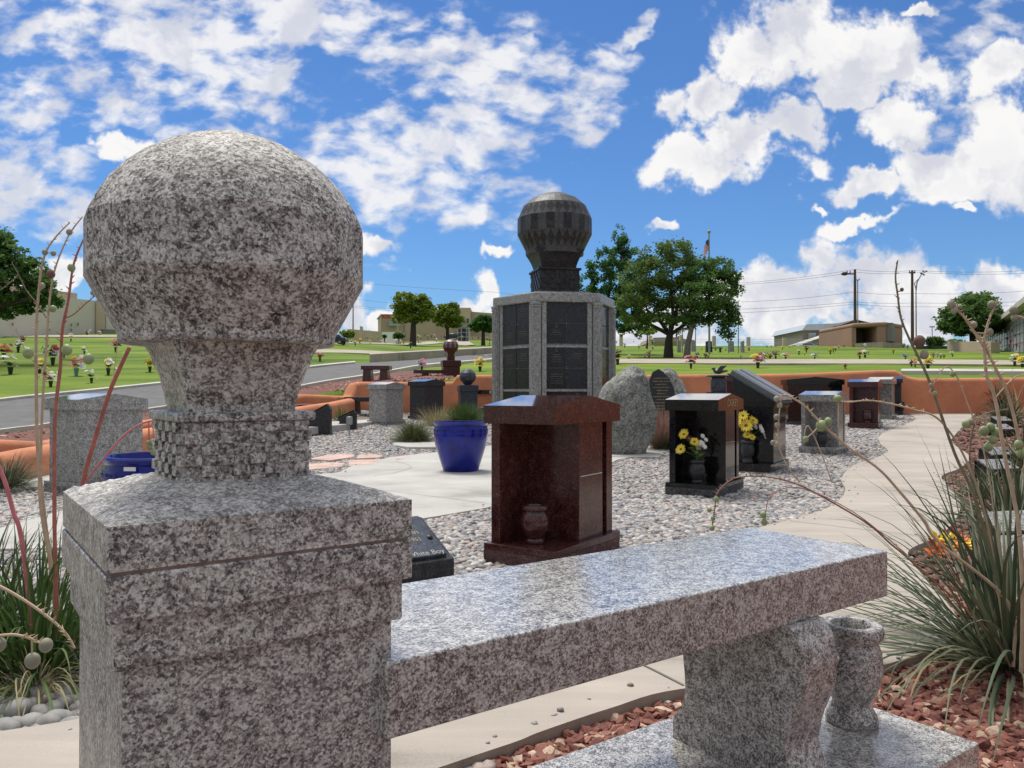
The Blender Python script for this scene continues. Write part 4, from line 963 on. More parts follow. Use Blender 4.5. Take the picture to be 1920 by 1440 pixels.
# keep the red soil only where the bed is
bm = bmesh.new(); bm.from_mesh(rb.data); xy = np.array([f.calc_center_median()[:2] for f in bm.faces]); kk = inpoly(xy[:, 0], xy[:, 1], REDR_ARR)
bmesh.ops.delete(bm, geom=[f for f, k_ in zip(list(bm.faces), kk) if not k_], context='FACES'); bm.to_mesh(rb.data); bm.free(); tag(rb, kind='structure')
inR = lambda x, y: inpoly(x, y, REDR_ARR) & notpath(x, y)
gravel('red_gravel', 26000, -.3, 3.0, 1.15, 3.4, (.009, .019), M_SHARD, inR, label='crushed red stone chips around the bench plinth and yucca')
gravel('brown_gravel', 26000, .9, 9.5, 3.4, 10, (.012, .024), M_MULCH, inR, label='brown red gravel along the right side of the path')
gravel('brown_gravel', 9000, 3, 13, 10, 18.4, (.018, .032), M_MULCH, inR, label='brown red gravel below the wall at the far right')
gravel('red_gravel', 16000, -13, -1.5, 10, 21, (.02, .036), M_SHARD, lambda x, y: inpoly(x, y, MOUND) , label='pinkish red gravel bank between the road and the orange walls')
gravel('red_gravel', 6000, -8, -2.5, 6, 18, (.014, .028), M_SHARD, lambda x, y: inpoly(x, y, MOUND2), label='pinkish red gravel between the two low orange walls')
# flagstones
for i, (poly) in enumerate([[(575,868),(610,857),(640,853),(668,853),(662,862),(620,870)], [(672,856),(690,852),(720,860),(706,864),(668,866)], [(560,876),(620,872),(648,873),(640,880),(600,884),(560,886)], [(652,868),(700,866),(725,864),(732,867),(690,876),(655,880)], [(735,864),(780,857),(790,859),(745,868)]]):
    o, _ = flat_poly('flagstone', pts_on(poly), M_FLAG, .034, kind=None); tag(o, ['pink flagstone, left one of the back row beside the patio', 'small pink flagstone in the middle of the back row beside the patio', 'pink flagstone nearest to the granite post', 'long pink flagstone touching the patio edge', 'narrow pink flagstone at the right end near the blue pot'][i], 'flagstone', 'pink flagstones at the patio edge')

# ------------------------------------------------------------------ benches and balloon posts at the back
def simple_bench(label, px, py, Lb, rz, mat, h=.46, taper=.05, grp='granite benches'):
    P = hit(px, py); t = thing('granite_bench', label, 'bench', (P.x, P.y, gz(P.x, P.y)), rz, grp)
    MB().box(-Lb / 2, Lb / 2, -.18, .18, h - .10, h).build('seat', mat, t, bevel=.006)
    for sg in (-1, 1): MB().box(sg * Lb * .30 - .12, sg * Lb * .30 + .12, -.15, .15, -.05, h - .10, tx=.03).build('leg', mat, t, bevel=.004)
    return t
simple_bench('burgundy granite bench on the red gravel above the orange wall', 706, 715.5, .72, R(-4), M_MAROON, .40)
simple_bench('dark granite bench standing before the low orange wall, left of the grey monument', 684, 779, .80, R(-6), M_BLACKMAT, .40)
def balloon_post(label, x, y, z0, s, mat, hpost, ball_dark=None, seat=False, grp=None, flat_ball=False):
    t = thing('balloon_monument', label, 'monument', (x, y, z0), R(12), grp); b = .19 * s
    MB().box(-b, b, -b, b, -.1, hpost - .14 * s).build('pedestal', mat, t, bevel=.005)
    MB().box(-b * 1.12, b * 1.12, -b * 1.12, b * 1.12, hpost - .14 * s, hpost).build('cap', mat, t, bevel=.01)
    if not flat_ball:
        MB().box(-.085 * s, .085 * s, -.085 * s, .085 * s, hpost, hpost + .10 * s).build('basket', mat, t, bevel=.003)
        flare(.07 * s, .10 * s, hpost + .10 * s, hpost + .21 * s, cham=.01).build('neck', mat, t)
        zz = hpost + .20 * s; n = 20; e = MB(); prof = [(.10, 0), (.14, 0), (.145, .015), (.18, .09), (.18, .165), (.15, .23), (.10, .27), (.04, .29), (0.001, .292)]
        for j in range(len(prof) - 1):
            (r0, a0), (r1, a1) = prof[j], prof[j + 1]
            for i in range(n):
                t0, t1 = 2 * math.pi * i / n, 2 * math.pi * (i + 1) / n; e.add([(r_ * s * math.cos(q), r_ * s * math.sin(q), zz + z * s) for r_, z, q in ((r0, a0, t0), (r0, a0, t1), (r1, a1, t1), (r1, a1, t0))], [(0, 1, 2, 3)], i % 2 if 3 <= j <= 4 else (1 if j < 3 else 0))
        e.build('balloon', ball_dark or [mat, mat], t)
    else:
        e = MB(); V, Fc = ICO[3]; e.lathe([(.001, hpost), (.07 * s, hpost), (.09 * s, hpost + .02 * s), (.175 * s, hpost + .12 * s), (.19 * s, hpost + .19 * s), (.17 * s, hpost + .27 * s), (.11 * s, hpost + .335 * s), (.05 * s, hpost + .36 * s), (.001, hpost + .365 * s)], 24)
        e.build('balloon', mat, t)
    if seat:
        MB().box(-.85 * s, -b, -.15, .15, hpost - .30 * s, hpost - .22 * s).build('seat', mat, t, bevel=.006)
        MB().box(-.68 * s, -.50 * s, -.12, .12, -.1, hpost - .30 * s, tx=.02).build('leg', mat, t, bevel=.004)
    return t
M_MARPALE = granite('pale_maroon_granite', [(0, (.05, .03, .03)), (.5, (.17, .11, .11)), (1, (.28, .2, .2))], 260, .35, 60)
q = at(845, 700, 20.3); zq = .87 + (732.5 - 720) * 20.3 / F
balloon_post('burgundy balloon shaped bench post rising above the wall behind the black monument', q.x, 20.3, zq, 1.12, M_MAROON, .87 + (732.5 - 676) * 20.3 / F - zq, [M_MARPALE, M_MAROON], True)
q = at(877, 730, 17.6); balloon_post('blue black monument with a ball on its square pillar before the orange wall', q.x, 17.6, gz(q.x, 17.6), 1.0, M_BLUEBLACK, .87 + (732.5 - 722) * 17.6 / F - gz(q.x, 17.6), flat_ball=True)
# wide dark strip sign on the wall and small things near it
q = at(912, 735, YW - .19); t = thing('sign_strip', 'narrow black sign strip with white letters fixed along the orange wall', 'sign', (q.x, YW - .19, q.z), 0)
MB().box(-.36, .5, -.012, .012, -.045, .045).build('board', M_BLACK, t)
text_mesh('lettering', 'CRI', .085, M_WHITE, t, Matrix.Translation((.07, -.0135, -.03)) @ Matrix.Rotation(R(90), 4, 'X'), bold=.003)
q = at(852, 755, 17.3); t = thing('side_table', 'tiny black stand beside the blue black ball monument', 'stand', (q.x, 17.3, gz(q.x, 17.3)), 0)
MB().box(-.14, .12, -.08, .08, .10, .14).build('shelf', M_BLACKMAT, t)
for sx in (-.1, .08): MB().box(sx - .02, sx + .02, -.06, .06, -.05, .10).build('leg', M_BLACKMAT, t)
q = at(916, 775, 15.0); desk = MB().prism([(-.25, 0), (.25, 0), (.25, .28), (.19, .34), (-.19, .34), (-.25, .28)], .14, axis='y', lo=-.14).build('grave_marker', M_BLUEBLACK, bevel=.005); desk.location = (q.x, 15.6, gz(q.x, 15.6)); tag(desk, 'low dark headstone with rounded shoulders left of the hexagonal columbarium', 'grave marker')
# dove urn
q = at(1347, 760, 10.5); z0 = gz(q.x, 10.5); t = thing('dove_urn', 'dark square urn with a stone dove perched on its lid', 'urn', (q.x, 10.5, z0), R(-10)); zt = lambda py: .87 + (732.5 - py) * 10.5 / F - z0
MB().box(-.15, .15, -.12, .12, -.05, zt(735)).build('pedestal', M_BLUEBLACK, t)
MB().lathe([(.13, zt(735)), (.135, zt(725)), (.13, zt(712)), (.12, zt(708))], 4, phase=.5).build('urn_body', M_BLUEBLACK, t, bevel=.008)
MB().lathe([(.10, zt(708)), (.21, zt(706)), (.22, zt(704.5)), (.15, zt(703))], 4, phase=.5).build('lid', M_BLUEBLACK, t, bevel=.004)
dv = MB(); zz = zt(703)
dv.blob((0, 0, zz + .045), (.065, .030, .034), 2); dv.blob((-.062, 0, zz + .085), (.022, .02, .022), 2); dv.tube([(-.04, 0, zz + .05), (-.06, 0, zz + .08)], [.024, .016], 8); dv.tube([(-.08, 0, zz + .083), (-.098, 0, zz + .078)], [.006, .001], 6)
dv.tube([(.04, 0, zz + .045), (.12, 0, zz + .055)], [.022, .012], 6)
for sg in (-1, 1): dv.add([(-.02, sg * .02, zz + .06), (.03, sg * .02, zz + .055), (.11, sg * .05, zz + .125), (.03, sg * .05, zz + .12), (.03, sg * .03, zz + .045), (.09, sg * .055, zz + .115)], [(0, 1, 2, 3), (4, 1, 2, 5), (0, 4, 5, 3), (0, 1, 4), (3, 2, 5)])
dv.build('dove', M_BLUEBLACK, t, smooth=True)
q = at(1376, 760, 10.9); z0 = gz(q.x, 10.9); t = thing('pillar_monument', 'short maroon granite pillar between the dove urn and the stone book', 'monument', (q.x, 10.9, z0), R(-12))
MB().box(-.10, .10, -.1, .1, -.05, .87 + (732.5 - 716) * 10.9 / F - z0).build('shaft', M_MAROON, t, bevel=.004); MB().box(-.12, .12, -.12, .12, .87 + (732.5 - 716) * 10.9 / F - z0, .87 + (732.5 - 703) * 10.9 / F - z0, tx=.02, ty=.02).build('cap', M_MAROON, t, bevel=.004)
# garden lamp on a stake
P = hit(655, 818); t = thing('garden_lamp', 'small grey garden lamp on a stake before the smaller black marker', 'garden light', (P.x, P.y, gz(P.x, P.y)))
M_LAMP = plain('grey_cast_metal', (.30, .31, .30), .5, .1, 10, metal=.3)
MB().tube([(0, 0, 0), (0, 0, .20)], .012, 8).build('stake', M_LAMP, t); MB().lathe([(.04, .19), (.052, .20), (.055, .30), (.05, .32), (.001, .33)], 20).build('head', M_LAMP, t, smooth=True)

# tilted plaques on the right behind the yucca
def plaque(label, px, py, Y, w, d, rz, tilt, z=.16):
    q = at(px, py, Y); t = thing('slant_marker', label, 'grave marker', (q.x, Y, gz(q.x, Y)), rz, 'pale topped slant markers among the right plants')
    MB().prism([(0, 0), (d, 0), (d, z + tilt), (0, z)], w, axis='x', lo=0).build('body', M_BLACK, t, bevel=.003)
    a = math.atan2(tilt, d); M = Matrix.Translation((0, 0, z)) @ Matrix.Rotation(a, 4, 'X'); MB().box(.01, w - .01, .02, math.hypot(d, tilt) - .02, .0005, .018, M=M).build('plate', M_GREYPOL, t, bevel=.002)
    MB().lathe([(.016, 0), (.016, .008), (.001, .01)], 12, M=M @ Matrix.Translation((w * .8, d * .5, .018))).build('stud', M_BLACKMAT, t)
for k, (px, py, Y, lab) in enumerate([(1872, 778, 14.5, 'slant marker, farthest of the row on the right'), (1872, 792, 12.6, 'slant marker, second farthest of the row on the right'), (1862, 842, 8.8, 'slant marker in the middle of the right row beside green pods'), (1860, 872, 7.2, 'slant marker just in front of the middle one of the right row'), (1880, 985, 4.0, 'slant marker behind the big yucca, second from the viewer'), (1894, 1034, 3.3, 'slant marker nearest to the viewer behind the big yucca')]):
    plaque(lab, px, py, Y, .34, .20, R(14), .09, z=.13)

# ------------------------------------------------------------------ trees and shrubs
def leafmat(name, cols, tr=.25): return island(name, cols, .6, .25, trans=tr)
L_DARK = leafmat('dark_tree_leaves', [(0.056, 0.119, 0.035), (0.081, 0.163, 0.04), (0.112, 0.213, 0.048), (0.062, 0.138, 0.053), (0.15, 0.25, 0.056)], .5)
L_OLIVE = leafmat('olive_tree_leaves', [(0.138, 0.213, 0.022), (0.188, 0.263, 0.03), (0.1, 0.163, 0.022), (0.25, 0.312, 0.044)], .4)
L_MID = leafmat('mid_tree_leaves', [(0.081, 0.163, 0.043), (0.125, 0.219, 0.05), (0.175, 0.275, 0.056), (0.069, 0.138, 0.05), (0.15, 0.194, 0.056)], .5)
L_CON = leafmat('glossy_tree_leaves', [(0.053, 0.138, 0.037), (0.081, 0.188, 0.048), (0.112, 0.237, 0.053), (0.043, 0.106, 0.035)], .5)
M_BARK = plain('dark_bark', (.045, .035, .028), .95, .4, 20, bumpy=.8)
M_BARKG = plain('grey_bark', (.16, .14, .12), .95, .4, 20, bumpy=.8)
def leaves(name, lobes, n, size, mat, parent, origin, seed=0, aspect=.5, hollow=.35, thr=.0):
    """leaf-sized quads spread through overlapping lobes (centre, radii)"""
    g = np.random.default_rng(seed); vol = np.array([l[1][0] * l[1][1] * l[1][2] for l in lobes]) ** .8; pr = vol / vol.sum()
    k = g.choice(len(lobes), n, p=pr); C = np.array([l[0] for l in lobes])[k]; Rr = np.array([l[1] for l in lobes])[k]
    d = g.normal(size=(n, 3)); d /= np.linalg.norm(d, axis=1)[:, None]; r = (hollow + (1 - hollow) * g.random(n)) ** .6
    # ragged lobes: the radius varies with direction, and clumps leave gaps
    rad = 1 + .22 * np.sin(d[:, 0] * 7 + k * 1.7) * np.sin(d[:, 2] * 6 + k) + .12 * np.sin(d[:, 1] * 11 + k * 2.1 + d[:, 2] * 9)
    P = C + d * Rr * (r * rad)[:, None]
    s0 = np.mean(Rr); q = P / (s0 * .30)
    cl = np.sin(q[:, 0] * 1.9 + 1.3 * np.sin(q[:, 2] * 1.3)) + np.sin(q[:, 1] * 2.1 + seed) + np.sin(q[:, 2] * 2.3 + .8 * np.sin(q[:, 0] * 1.1))
    P = P[cl > thr + g.normal(size=n) * .35]; n = len(P)
    a = g.normal(size=(n, 3)); a[:, 2] *= .6; a /= np.linalg.norm(a, axis=1)[:, None]; b = np.cross(a, g.normal(size=(n, 3))); b /= np.linalg.norm(b, axis=1)[:, None]
    s = size * g.uniform(.6, 1.3, n)[:, None]; V = np.stack([P - a * s, P - b * s * aspect, P + a * s, P + b * s * aspect], 1) - np.array(origin)
    return npmesh(name, V.reshape(-1, 3), np.arange(4 * n).reshape(n, 4), mat, parent)
def ptree(name, label, trunk_px, Y, lobes_px, forks, n, size, mat, tr, bark=None, dz=0, cat='tree', thr=-.5, seed=1, group=None, depth=.9, hollow=.35):
    """trunk_px: pixel line of the trunk from the ground up; lobes_px: (px,py,rx,ry)"""
    bark = bark or M_BARK; P = [at(a, b, Y) for a, b in trunk_px]; P[0].z = min(P[0].z, gz(P[0].x, Y)) - .1; O = P[0].copy(); rr = random.Random(seed)
    t = thing(name, label, cat, O, 0, group); k = Y / F; lobes = []
    for (px, py, rx, ry) in lobes_px:
        c = at(px, py, Y + rr.uniform(-.6, .6) * rx * k); lobes.append(((c.x, c.y, c.z), (rx * k, max(rx, ry) * k * depth, ry * k)))
    tk = MB(); tk.tube([p - O for p in P], [tr * (1.25 if i == 0 else 1 - .35 * i / len(P)) for i in range(len(P))], 10); tk.build('trunk', bark, t, smooth=True)
    br = MB(); top = P[-1]; used = 0
    for f in forks:
        pts = [top] + [at(a, b, Y + rr.uniform(-.5, .5)) for a, b in f]; br.tube([p - O for p in pts], [tr * .55 * (1 - .75 * i / len(pts)) for i in range(len(pts))], 6)
        for q in range(3):
            e = pts[-1]; c = Vector(lobes[rr.randrange(len(lobes))][0]); m_ = (e + c) / 2 + Vector((rr.uniform(-.1, .1), 0, rr.uniform(0, .2))); br.tube([e - O, m_ - O, c - O], [tr * .16, tr * .10, tr * .03], 5)
    if forks: br.build('limbs', bark, t, smooth=True)
    leaves('crown', lobes, n, size, mat, t, O, seed, thr=thr, hollow=hollow); return t
ptree('shade_tree', 'broad round green tree with a dark forking trunk behind the boulders', [(1253, 671), (1254, 640), (1256, 628)], 34.7, [(1254,505,52,42),(1208,525,46,42),(1300,545,42,40),(1205,578,48,36),(1282,590,38,34),(1180,560,30,32),(1262,470,40,24),(1240,550,55,45),(1290,500,30,30),(1230,600,40,18),(1195,600,34,18),(1218,490,30,26)], [[(1240,605),(1212,580)], [(1262,590),(1258,545)], [(1285,608),(1300,570)], [(1215,606),(1185,590)], [(1270,575),(1280,530)]], 36000, .068, L_MID, .19, seed=3, thr=-.3)
ptree('shade_tree', 'dark tree with a leaning grey trunk in front of the flagpole', [(1287, 672), (1290, 645), (1296, 618), (1299, 606)], 33.5, [(1322,520,42,36),(1362,545,30,42),(1350,590,38,26),(1310,585,36,26),(1378,600,14,26),(1342,503,34,22),(1320,555,46,34),(1372,520,20,22),(1362,622,18,18),(1290,600,22,16)], [[(1290,588),(1300,560)], [(1315,592),(1345,560)], [(1325,598),(1360,590)]], 28000, .065, L_DARK, .13, bark=M_BARKG, seed=5, thr=-.35)
ptree('tall_tree', 'tall pointed green tree just right of the hexagonal columbarium', [(1128, 668), (1130, 630)], 39, [(1160,446,13,24),(1166,478,26,30),(1140,492,24,28),(1122,520,24,30),(1165,520,34,34),(1100,535,18,22),(1135,560,44,32),(1150,595,36,30),(1190,500,18,34),(1186,560,32,40),(1110,575,24,26),(1168,462,14,26),(1128,478,10,22),(1105,505,10,20),(1152,616,30,14),(1180,596,26,28),(1188,540,22,30),(1195,620,20,14)], [[(1140,560),(1150,500)], [(1160,570),(1165,480)], [(1115,570),(1112,530)]], 36000, .07, L_CON, .2, seed=8, thr=-.1)
ptree('big_tree', 'large dark tree cut by the left edge, before the pale mausoleum', [(-70, 640), (-66, 600), (-50, 560)], 30, [(0,462,26,36),(24,492,32,34),(58,512,34,32),(88,555,28,26),(-40,500,60,66),(20,560,44,22),(106,566,14,12),(60,555,34,24),(-10,450,30,24),(40,580,30,10),(-30,560,50,30),(12,585,22,16),(78,535,22,22)], [[(-20,560),(20,530)], [(-10,575),(60,560)]], 34000, .075, L_DARK, .3, seed=12, thr=-.5)
ptree('oval_tree', 'rounded olive green tree in front of the tan building with red letters', [(774, 634), (775, 610), (777, 600)], 58, [(775,578,34,24),(758,562,22,14),(795,585,22,18),(752,580,18,16),(790,565,20,14),(805,590,10,14),(742,598,9,8),(770,596,28,10),(800,575,14,14)], [[(770,590)], [(785,588)]], 15000, .11, L_OLIVE, .22, seed=15, thr=-.9)
ptree('slim_tree', 'smaller airy olive tree between the tan building and the little columbarium', [(839, 632), (839, 615), (839, 605)], 60, [(840,590,22,18),(830,580,14,10),(850,575,12,10),(822,598,14,12),(858,600,14,12),(845,608,18,8)], [[(834,590)], [(846,588)]], 9000, .10, L_OLIVE, .13, seed=16, thr=-.6)
ptree('bushy_tree', 'low dark bushy tree just left of the hexagonal columbarium', [(906, 632), (906, 620)], 62, [(906,606,20,14),(895,612,16,10),(918,612,14,12),(908,598,12,8)], [], 8000, .12, L_CON, .15, seed=17, thr=-.9)
ptree('sapling', 'small thin sapling left of the broad tree trunk', [(1213, 645), (1214, 632), (1213, 626)], 52, [(1213,624,18,4),(1200,620,10,4),(1226,619,10,4),(1214,617,12,4)], [[(1203,622)], [(1224,622)]], 700, .10, L_OLIVE, .05, seed=18, thr=-.4)
ptree('round_tree', 'dense round dark tree on the right behind the low tan wall', [(1826, 654), (1824, 636), (1822, 622)], 46, [(1823,590,44,34),(1790,598,30,24),(1855,592,26,28),(1830,566,34,18),(1780,612,22,14),(1868,610,18,20),(1806,620,26,10),(1843,620,22,10)], [[(1808,600)], [(1840,600)]], 20000, .10, L_DARK, .2, seed=21, thr=-.9)
def shrub(label, px, py, Y, rx, ry, mat, n=900, size=.06, name='shrub', thr=-.6, seed=1):
    p = at(px, py, Y); t = thing(name, label, 'shrub', (p.x, Y, gz(p.x, Y)), 0, None); k = Y / F; c = p
    leaves('foliage', [((c.x - rx * k * .3, Y, c.z), (rx * k * .7, rx * k * .7, ry * k)), ((c.x + rx * k * .35, Y, c.z - ry * k * .1), (rx * k * .65, rx * k * .6, ry * k * .85))], n, size, mat, t, tuple(t.location), seed, thr=thr)
    m = MB().tube([(0, 0, -.1), (0, 0, c.z - t.location.z)], .05, 6); m.build('stem', M_BARK, t)
shrub('dark shrub on the lawn under the tan building, left of the olive tree', 748, 629, 60, 11, 6, L_CON, 1500, .09)
shrub('small dark round shrub on the lawn beside the low white wall', 721, 630.5, 60, 4, 3, L_CON, 500, .08)
shrub('low round desert shrub above the dark car by the beige wall', 652, 626, 62, 15, 8, L_OLIVE, 1500, .10)
shrub('light green shrub left of the round dark tree', 1757, 640, 52, 14, 10, L_MID, 1500, .09); shrub('small bluish shrub at the left end of the low tan wall', 1743, 640, 50, 7, 9, L_CON, 700, .08)
shrub('dry olive shrub behind the low tan wall under the round tree', 1795, 643, 54, 20, 7, L_OLIVE, 1200, .09)

# ------------------------------------------------------------------ buildings
M_CREAM = plain('cream_wall', (.60, .56, .47), .9, .05, .3); M_TAN = plain('tan_wall', (.40, .315, .23), .9, .06, .3); M_TAN2 = plain('light_tan_wall', (.50, .41, .29), .9, .06, .3)
M_GREYW = plain('grey_siding', (.22, .20, .17), .9, .06, 1.2); M_METALR = plain('metal_roof', (.46, .50, .55), .45, .05, 1, metal=.2); M_ROOFD = plain('roof_trim', (.09, .08, .07), .8, .1, 2)
M_WIN = plain('window_glass_dark', (.05, .06, .07), .12, .1, 1); M_WINL = plain('window_glass_pale', (.30, .36, .36), .15, .1, 1); M_BRN = plain('brown_adobe', (.33, .20, .145), .9, .07, .6); M_SHUT = plain('grey_shutter_stone', (.19, .185, .17), .7, .12, 3)
M_REDL = plain('red_sign', (.35, .03, .03), .6, .1, 3); M_MAUS = plain('grey_marble_front', (.36, .37, .39), .35, .08, 1.2); M_RED2 = plain('distant_brown_roof', (.28, .22, .18), .9, .1, 1)
def facade(mb, a, b, z0, z1, th=4.0, z1b=None, mi=0, off=0.0, z0b=None):
    """wall slab between ground points a and b (x,y), front towards the camera"""
    a = Vector((a[0], a[1], 0)); b = Vector((b[0], b[1], 0)); d = (b - a).normalized(); n = Vector((-d.y, d.x, 0))
    if n.dot(a) < 0: n = -n
    z1b = z1 if z1b is None else z1b; z0b = z0 if z0b is None else z0b; f = n * -off; k = n * th
    vs = [a + f, b + f, b + k, a + k]; lo = [z0, z0b, z0b, z0]; hi = [z1, z1b, z1b, z1]
    return mb.add([(v.x, v.y, z) for v, z in zip(vs, lo)] + [(v.x, v.y, z) for v, z in zip(vs, hi)], [(0, 3, 2, 1), (4, 5, 6, 7), (0, 1, 5, 4), (1, 2, 6, 5), (2, 3, 7, 6), (3, 0, 4, 7)], mi)
def part(name, mat, t, a, b, z0, z1, th=4.0, **kw):
    o = facade(MB(), a, b, z0, z1, th, **kw).build(name, mat); o.parent = t; o.location = -Vector(t.location); return o
# left mausoleum
A = at(-160, 600, 48); B = at(182, 600, 61); C_ = at(262, 600, 64)
t = thing('mausoleum', 'long cream mausoleum wall with a tan parapet at the far left', 'building', (A.x, A.y, 4))
part('wall', M_CREAM, t, A, B, 2.5, at(0, 550, 54).z - .15, 8, z1b=at(182, 564, 61).z); part('parapet', M_TAN, t, A + Vector((0, .3, 0)), B + Vector((-1.6, .1, 0)), 5.5, at(0, 533, 54).z, 7.6, z1b=at(168, 550, 61).z)
part('pilaster', M_TAN2, t, B, (B.x + .5, B.y + .1), 2.5, at(182, 563, 61).z, 8, off=.25); part('wing', M_CREAM, t, (B.x + .5, B.y + .4), C_, 2.5, at(190, 566, 61).z, 8)
part('service_box', M_SHUT, t, at(194, 620, 60), at(217, 620, 60.6), 3, at(194, 617, 60).z, 2)
for k, (px, py) in enumerate([(60, 570), (120, 585)]): pass
# tan building with red letters, centre
A = at(714, 610, 130); B = at(815, 610, 132); t = thing('tan_building', 'tan flat roofed building with red letters behind the olive tree', 'building', (A.x, A.y, 6))
part('wall', M_TAN, t, A, B, 3, at(714, 590, 130).z, 8); part('cornice', M_TAN2, t, A + Vector((0, -.2, 0)), B, at(714, 591, 130).z, at(714, 589, 130).z, 8.2)
part('window_band', M_WINL, t, at(728, 608, 130), at(750, 608, 130.4), at(728, 611, 130).z, at(728, 602, 130).z, .2, off=.3); part('door', M_BRN, t, at(757, 620, 131), at(759, 620, 131), 5, at(757, 609, 131).z, .2, off=.3)
q = at(716, 597, 129); tx = text_mesh('lettering', 'KSH', .95, M_REDL, t, Matrix.Translation(Vector((q.x, q.y, q.z)) - Vector(t.location)) @ Matrix.Rotation(R(90), 4, 'X'), bold=.04)
A = at(812, 600, 150); B = at(1000, 600, 150); t = thing('tan_building', 'larger tan building with a raised stair tower left of the hexagonal columbarium', 'building', (A.x, A.y, 6))
part('wall', M_TAN, t, A, B, 3, at(812, 579, 150).z, 30, z1b=at(1000, 593, 150).z); part('tower', M_TAN2, t, at(857, 600, 149), at(882, 600, 149), 3, at(857, 577, 149).z, 12)
for x in (866, 874): f = part('window', M_WHITE, t, at(x, 600, 149), at(x + 6, 600, 149), at(x, 606, 148).z, at(x, 596, 148).z, .2, off=.5); g_ = part('pane', M_WIN, t, at(x + .6, 600, 148.3), at(x + 5.4, 600, 148.3), at(x, 605.4, 148).z, at(x, 596.6, 148).z, .2); g_.parent = f; g_.matrix_parent_inverse = Matrix.Identity(4); g_.location = (0, 0, 0)
# beige boundary wall with pillars
A = at(655, 625, 100); B = at(716, 625, 104); t = thing('boundary_wall', 'beige block wall with pillars left of the tan building', 'wall', (A.x, A.y, 5))
part('wall', M_TAN2, t, A, B, 3, at(655, 617, 100).z, .4, z1b=at(716, 622, 104).z)
for x in (677, 693): part('pillar', M_TAN2, t, at(x - 1.5, 620, 99.5), at(x + 1.5, 620, 99.5), 3, at(x, 612 if x == 677 else 620, 99.5).z, .8, off=.3)
A = at(880, 630, 98); B = at(940, 630, 98); t = thing('boundary_wall', 'low beige wall with a square pillar behind the little columbarium', 'wall', (A.x, A.y, 5))
part('wall', M_TAN2, t, A, B, 4, at(880, 631, 98).z, .4); part('pillar', M_TAN2, t, at(919, 620, 97.5), at(926, 620, 97.5), 4, at(919, 618, 97.5).z, .8, off=.3)
# little columbarium on the lawn
P = at(868.5, 638, 84); P.z = gz(P.x, P.y); t = thing('small_columbarium', 'small grey columbarium with dark panels far off on the lawn', 'columbarium', P); k = 84 / F; hz = at(868, 614, 84).z - P.z
MB().prism([(10 * k * math.cos(R(60 * i + 12)), 10 * k * math.sin(R(60 * i + 12))) for i in range(6)], hz, lo=-.2).build('core', M_GREY, t); MB().prism([(11.5 * k * math.cos(R(60 * i + 12)), 11.5 * k * math.sin(R(60 * i + 12))) for i in range(6)], hz + .2, lo=hz).build('cap', M_GREY, t)
for a in (222, 282, 342):
    for j in range(3): Mx = Matrix.Rotation(R(a + 90), 4, 'Z'); MB().box(-.36 * 10 * k, .36 * 10 * k, -.868 * 10 * k - .03, -.868 * 10 * k + .02, .1 + j * (hz - .15) / 3, (j + 1) * (hz - .15) / 3, M=Mx).build('panel', M_DOOR, t)
# grey house on the right
Yh = 110; t = thing('grey_house', 'grey sided house with a pale metal roof on the right horizon', 'house', (at(1505, 640, Yh).x, Yh, 5))
def polywall(name, mat, t, pxs, Y, th, dz=0):
    P = [at(a, b, Y) for a, b in pxs]; o = MB().prism([(p.x, p.z) for p in P], Y + th, axis='y', lo=Y).build(name, mat); o.parent = t; o.location = -Vector(t.location); return o
polywall('wall', M_GREYW, t, [(1505,650),(1505,619),(1552,619),(1552,650)], Yh, 12)
polywall('gable_wall', M_GREYW, t, [(1552,650),(1552,618),(1605,600),(1640,606),(1640,650)], Yh + .3, 14)
polywall('roof', M_METALR, t, [(1504,619),(1512,608),(1576,606),(1549,619)], Yh - .4, 13)
polywall('roof_edge', M_ROOFD, t, [(1549,619.4),(1605,599),(1628,604),(1628,605.4),(1605,600.6),(1549,621)], Yh - .3, 14)
polywall('garage_wall', M_GREYW, t, [(1507,652),(1507,643),(1583,619),(1600,623),(1600,652)], Yh - 6, 5)
polywall('garage_roof_edge', M_KERB, t, [(1505,644),(1583,618),(1600,622),(1600,623),(1583,619.4),(1505,645)], Yh - 6.3, 5.6)
polywall('porch_roof_edge', M_KERB, t, [(1561,641),(1596,629.5),(1596,631),(1561,642.5)], Yh - 8, 2)
f = polywall('window', M_WHITE, t, [(1517,635),(1517,624.5),(1530,624.5),(1530,635)], Yh - .15, .3); g_ = polywall('pane', M_WINL, t, [(1518,634.4),(1518,625.2),(1529.3,625.2),(1529.3,634.4)], Yh - .25, .3); g_.parent = f; g_.location = (0, 0, 0)
# brown adobe crypt
A = at(1597, 640, 56); B = at(1646, 640, 55); C_ = at(1692, 640, 57); t = thing('adobe_crypt', 'brown adobe crypt with a grey recessed front and rounded top', 'mausoleum', (A.x, A.y, 3))
zt_ = at(1620, 606, 55.5).z
MB_ = MB(); P6 = [(at(1597, 640, 56).x, 56), (at(1604, 640, 56).x, 55.9), (at(1604, 640, 56).x, 58.5), (at(1645, 640, 56).x, 58.5), (at(1645, 640, 55).x, 55), (at(1658, 640, 55).x, 54.8), (at(1692, 640, 57).x, 57), (at(1692, 640, 57).x, 62), (at(1597, 640, 56).x, 62)]
o = MB_.prism(P6, at(1600, 614, 56).z, lo=2).build('wall', M_BRN); o.parent = t; o.location = -Vector(t.location)
pp = [(at(1597, 640, 56).x, 55.85)] + [(at(1645, 640, 55).x, 54.9), (at(1658, 640, 55).x, 54.7), (at(1692.5, 640, 57).x, 56.9), (at(1692.5, 640, 57).x, 62.1), (at(1597, 640, 56).x, 62.1)]
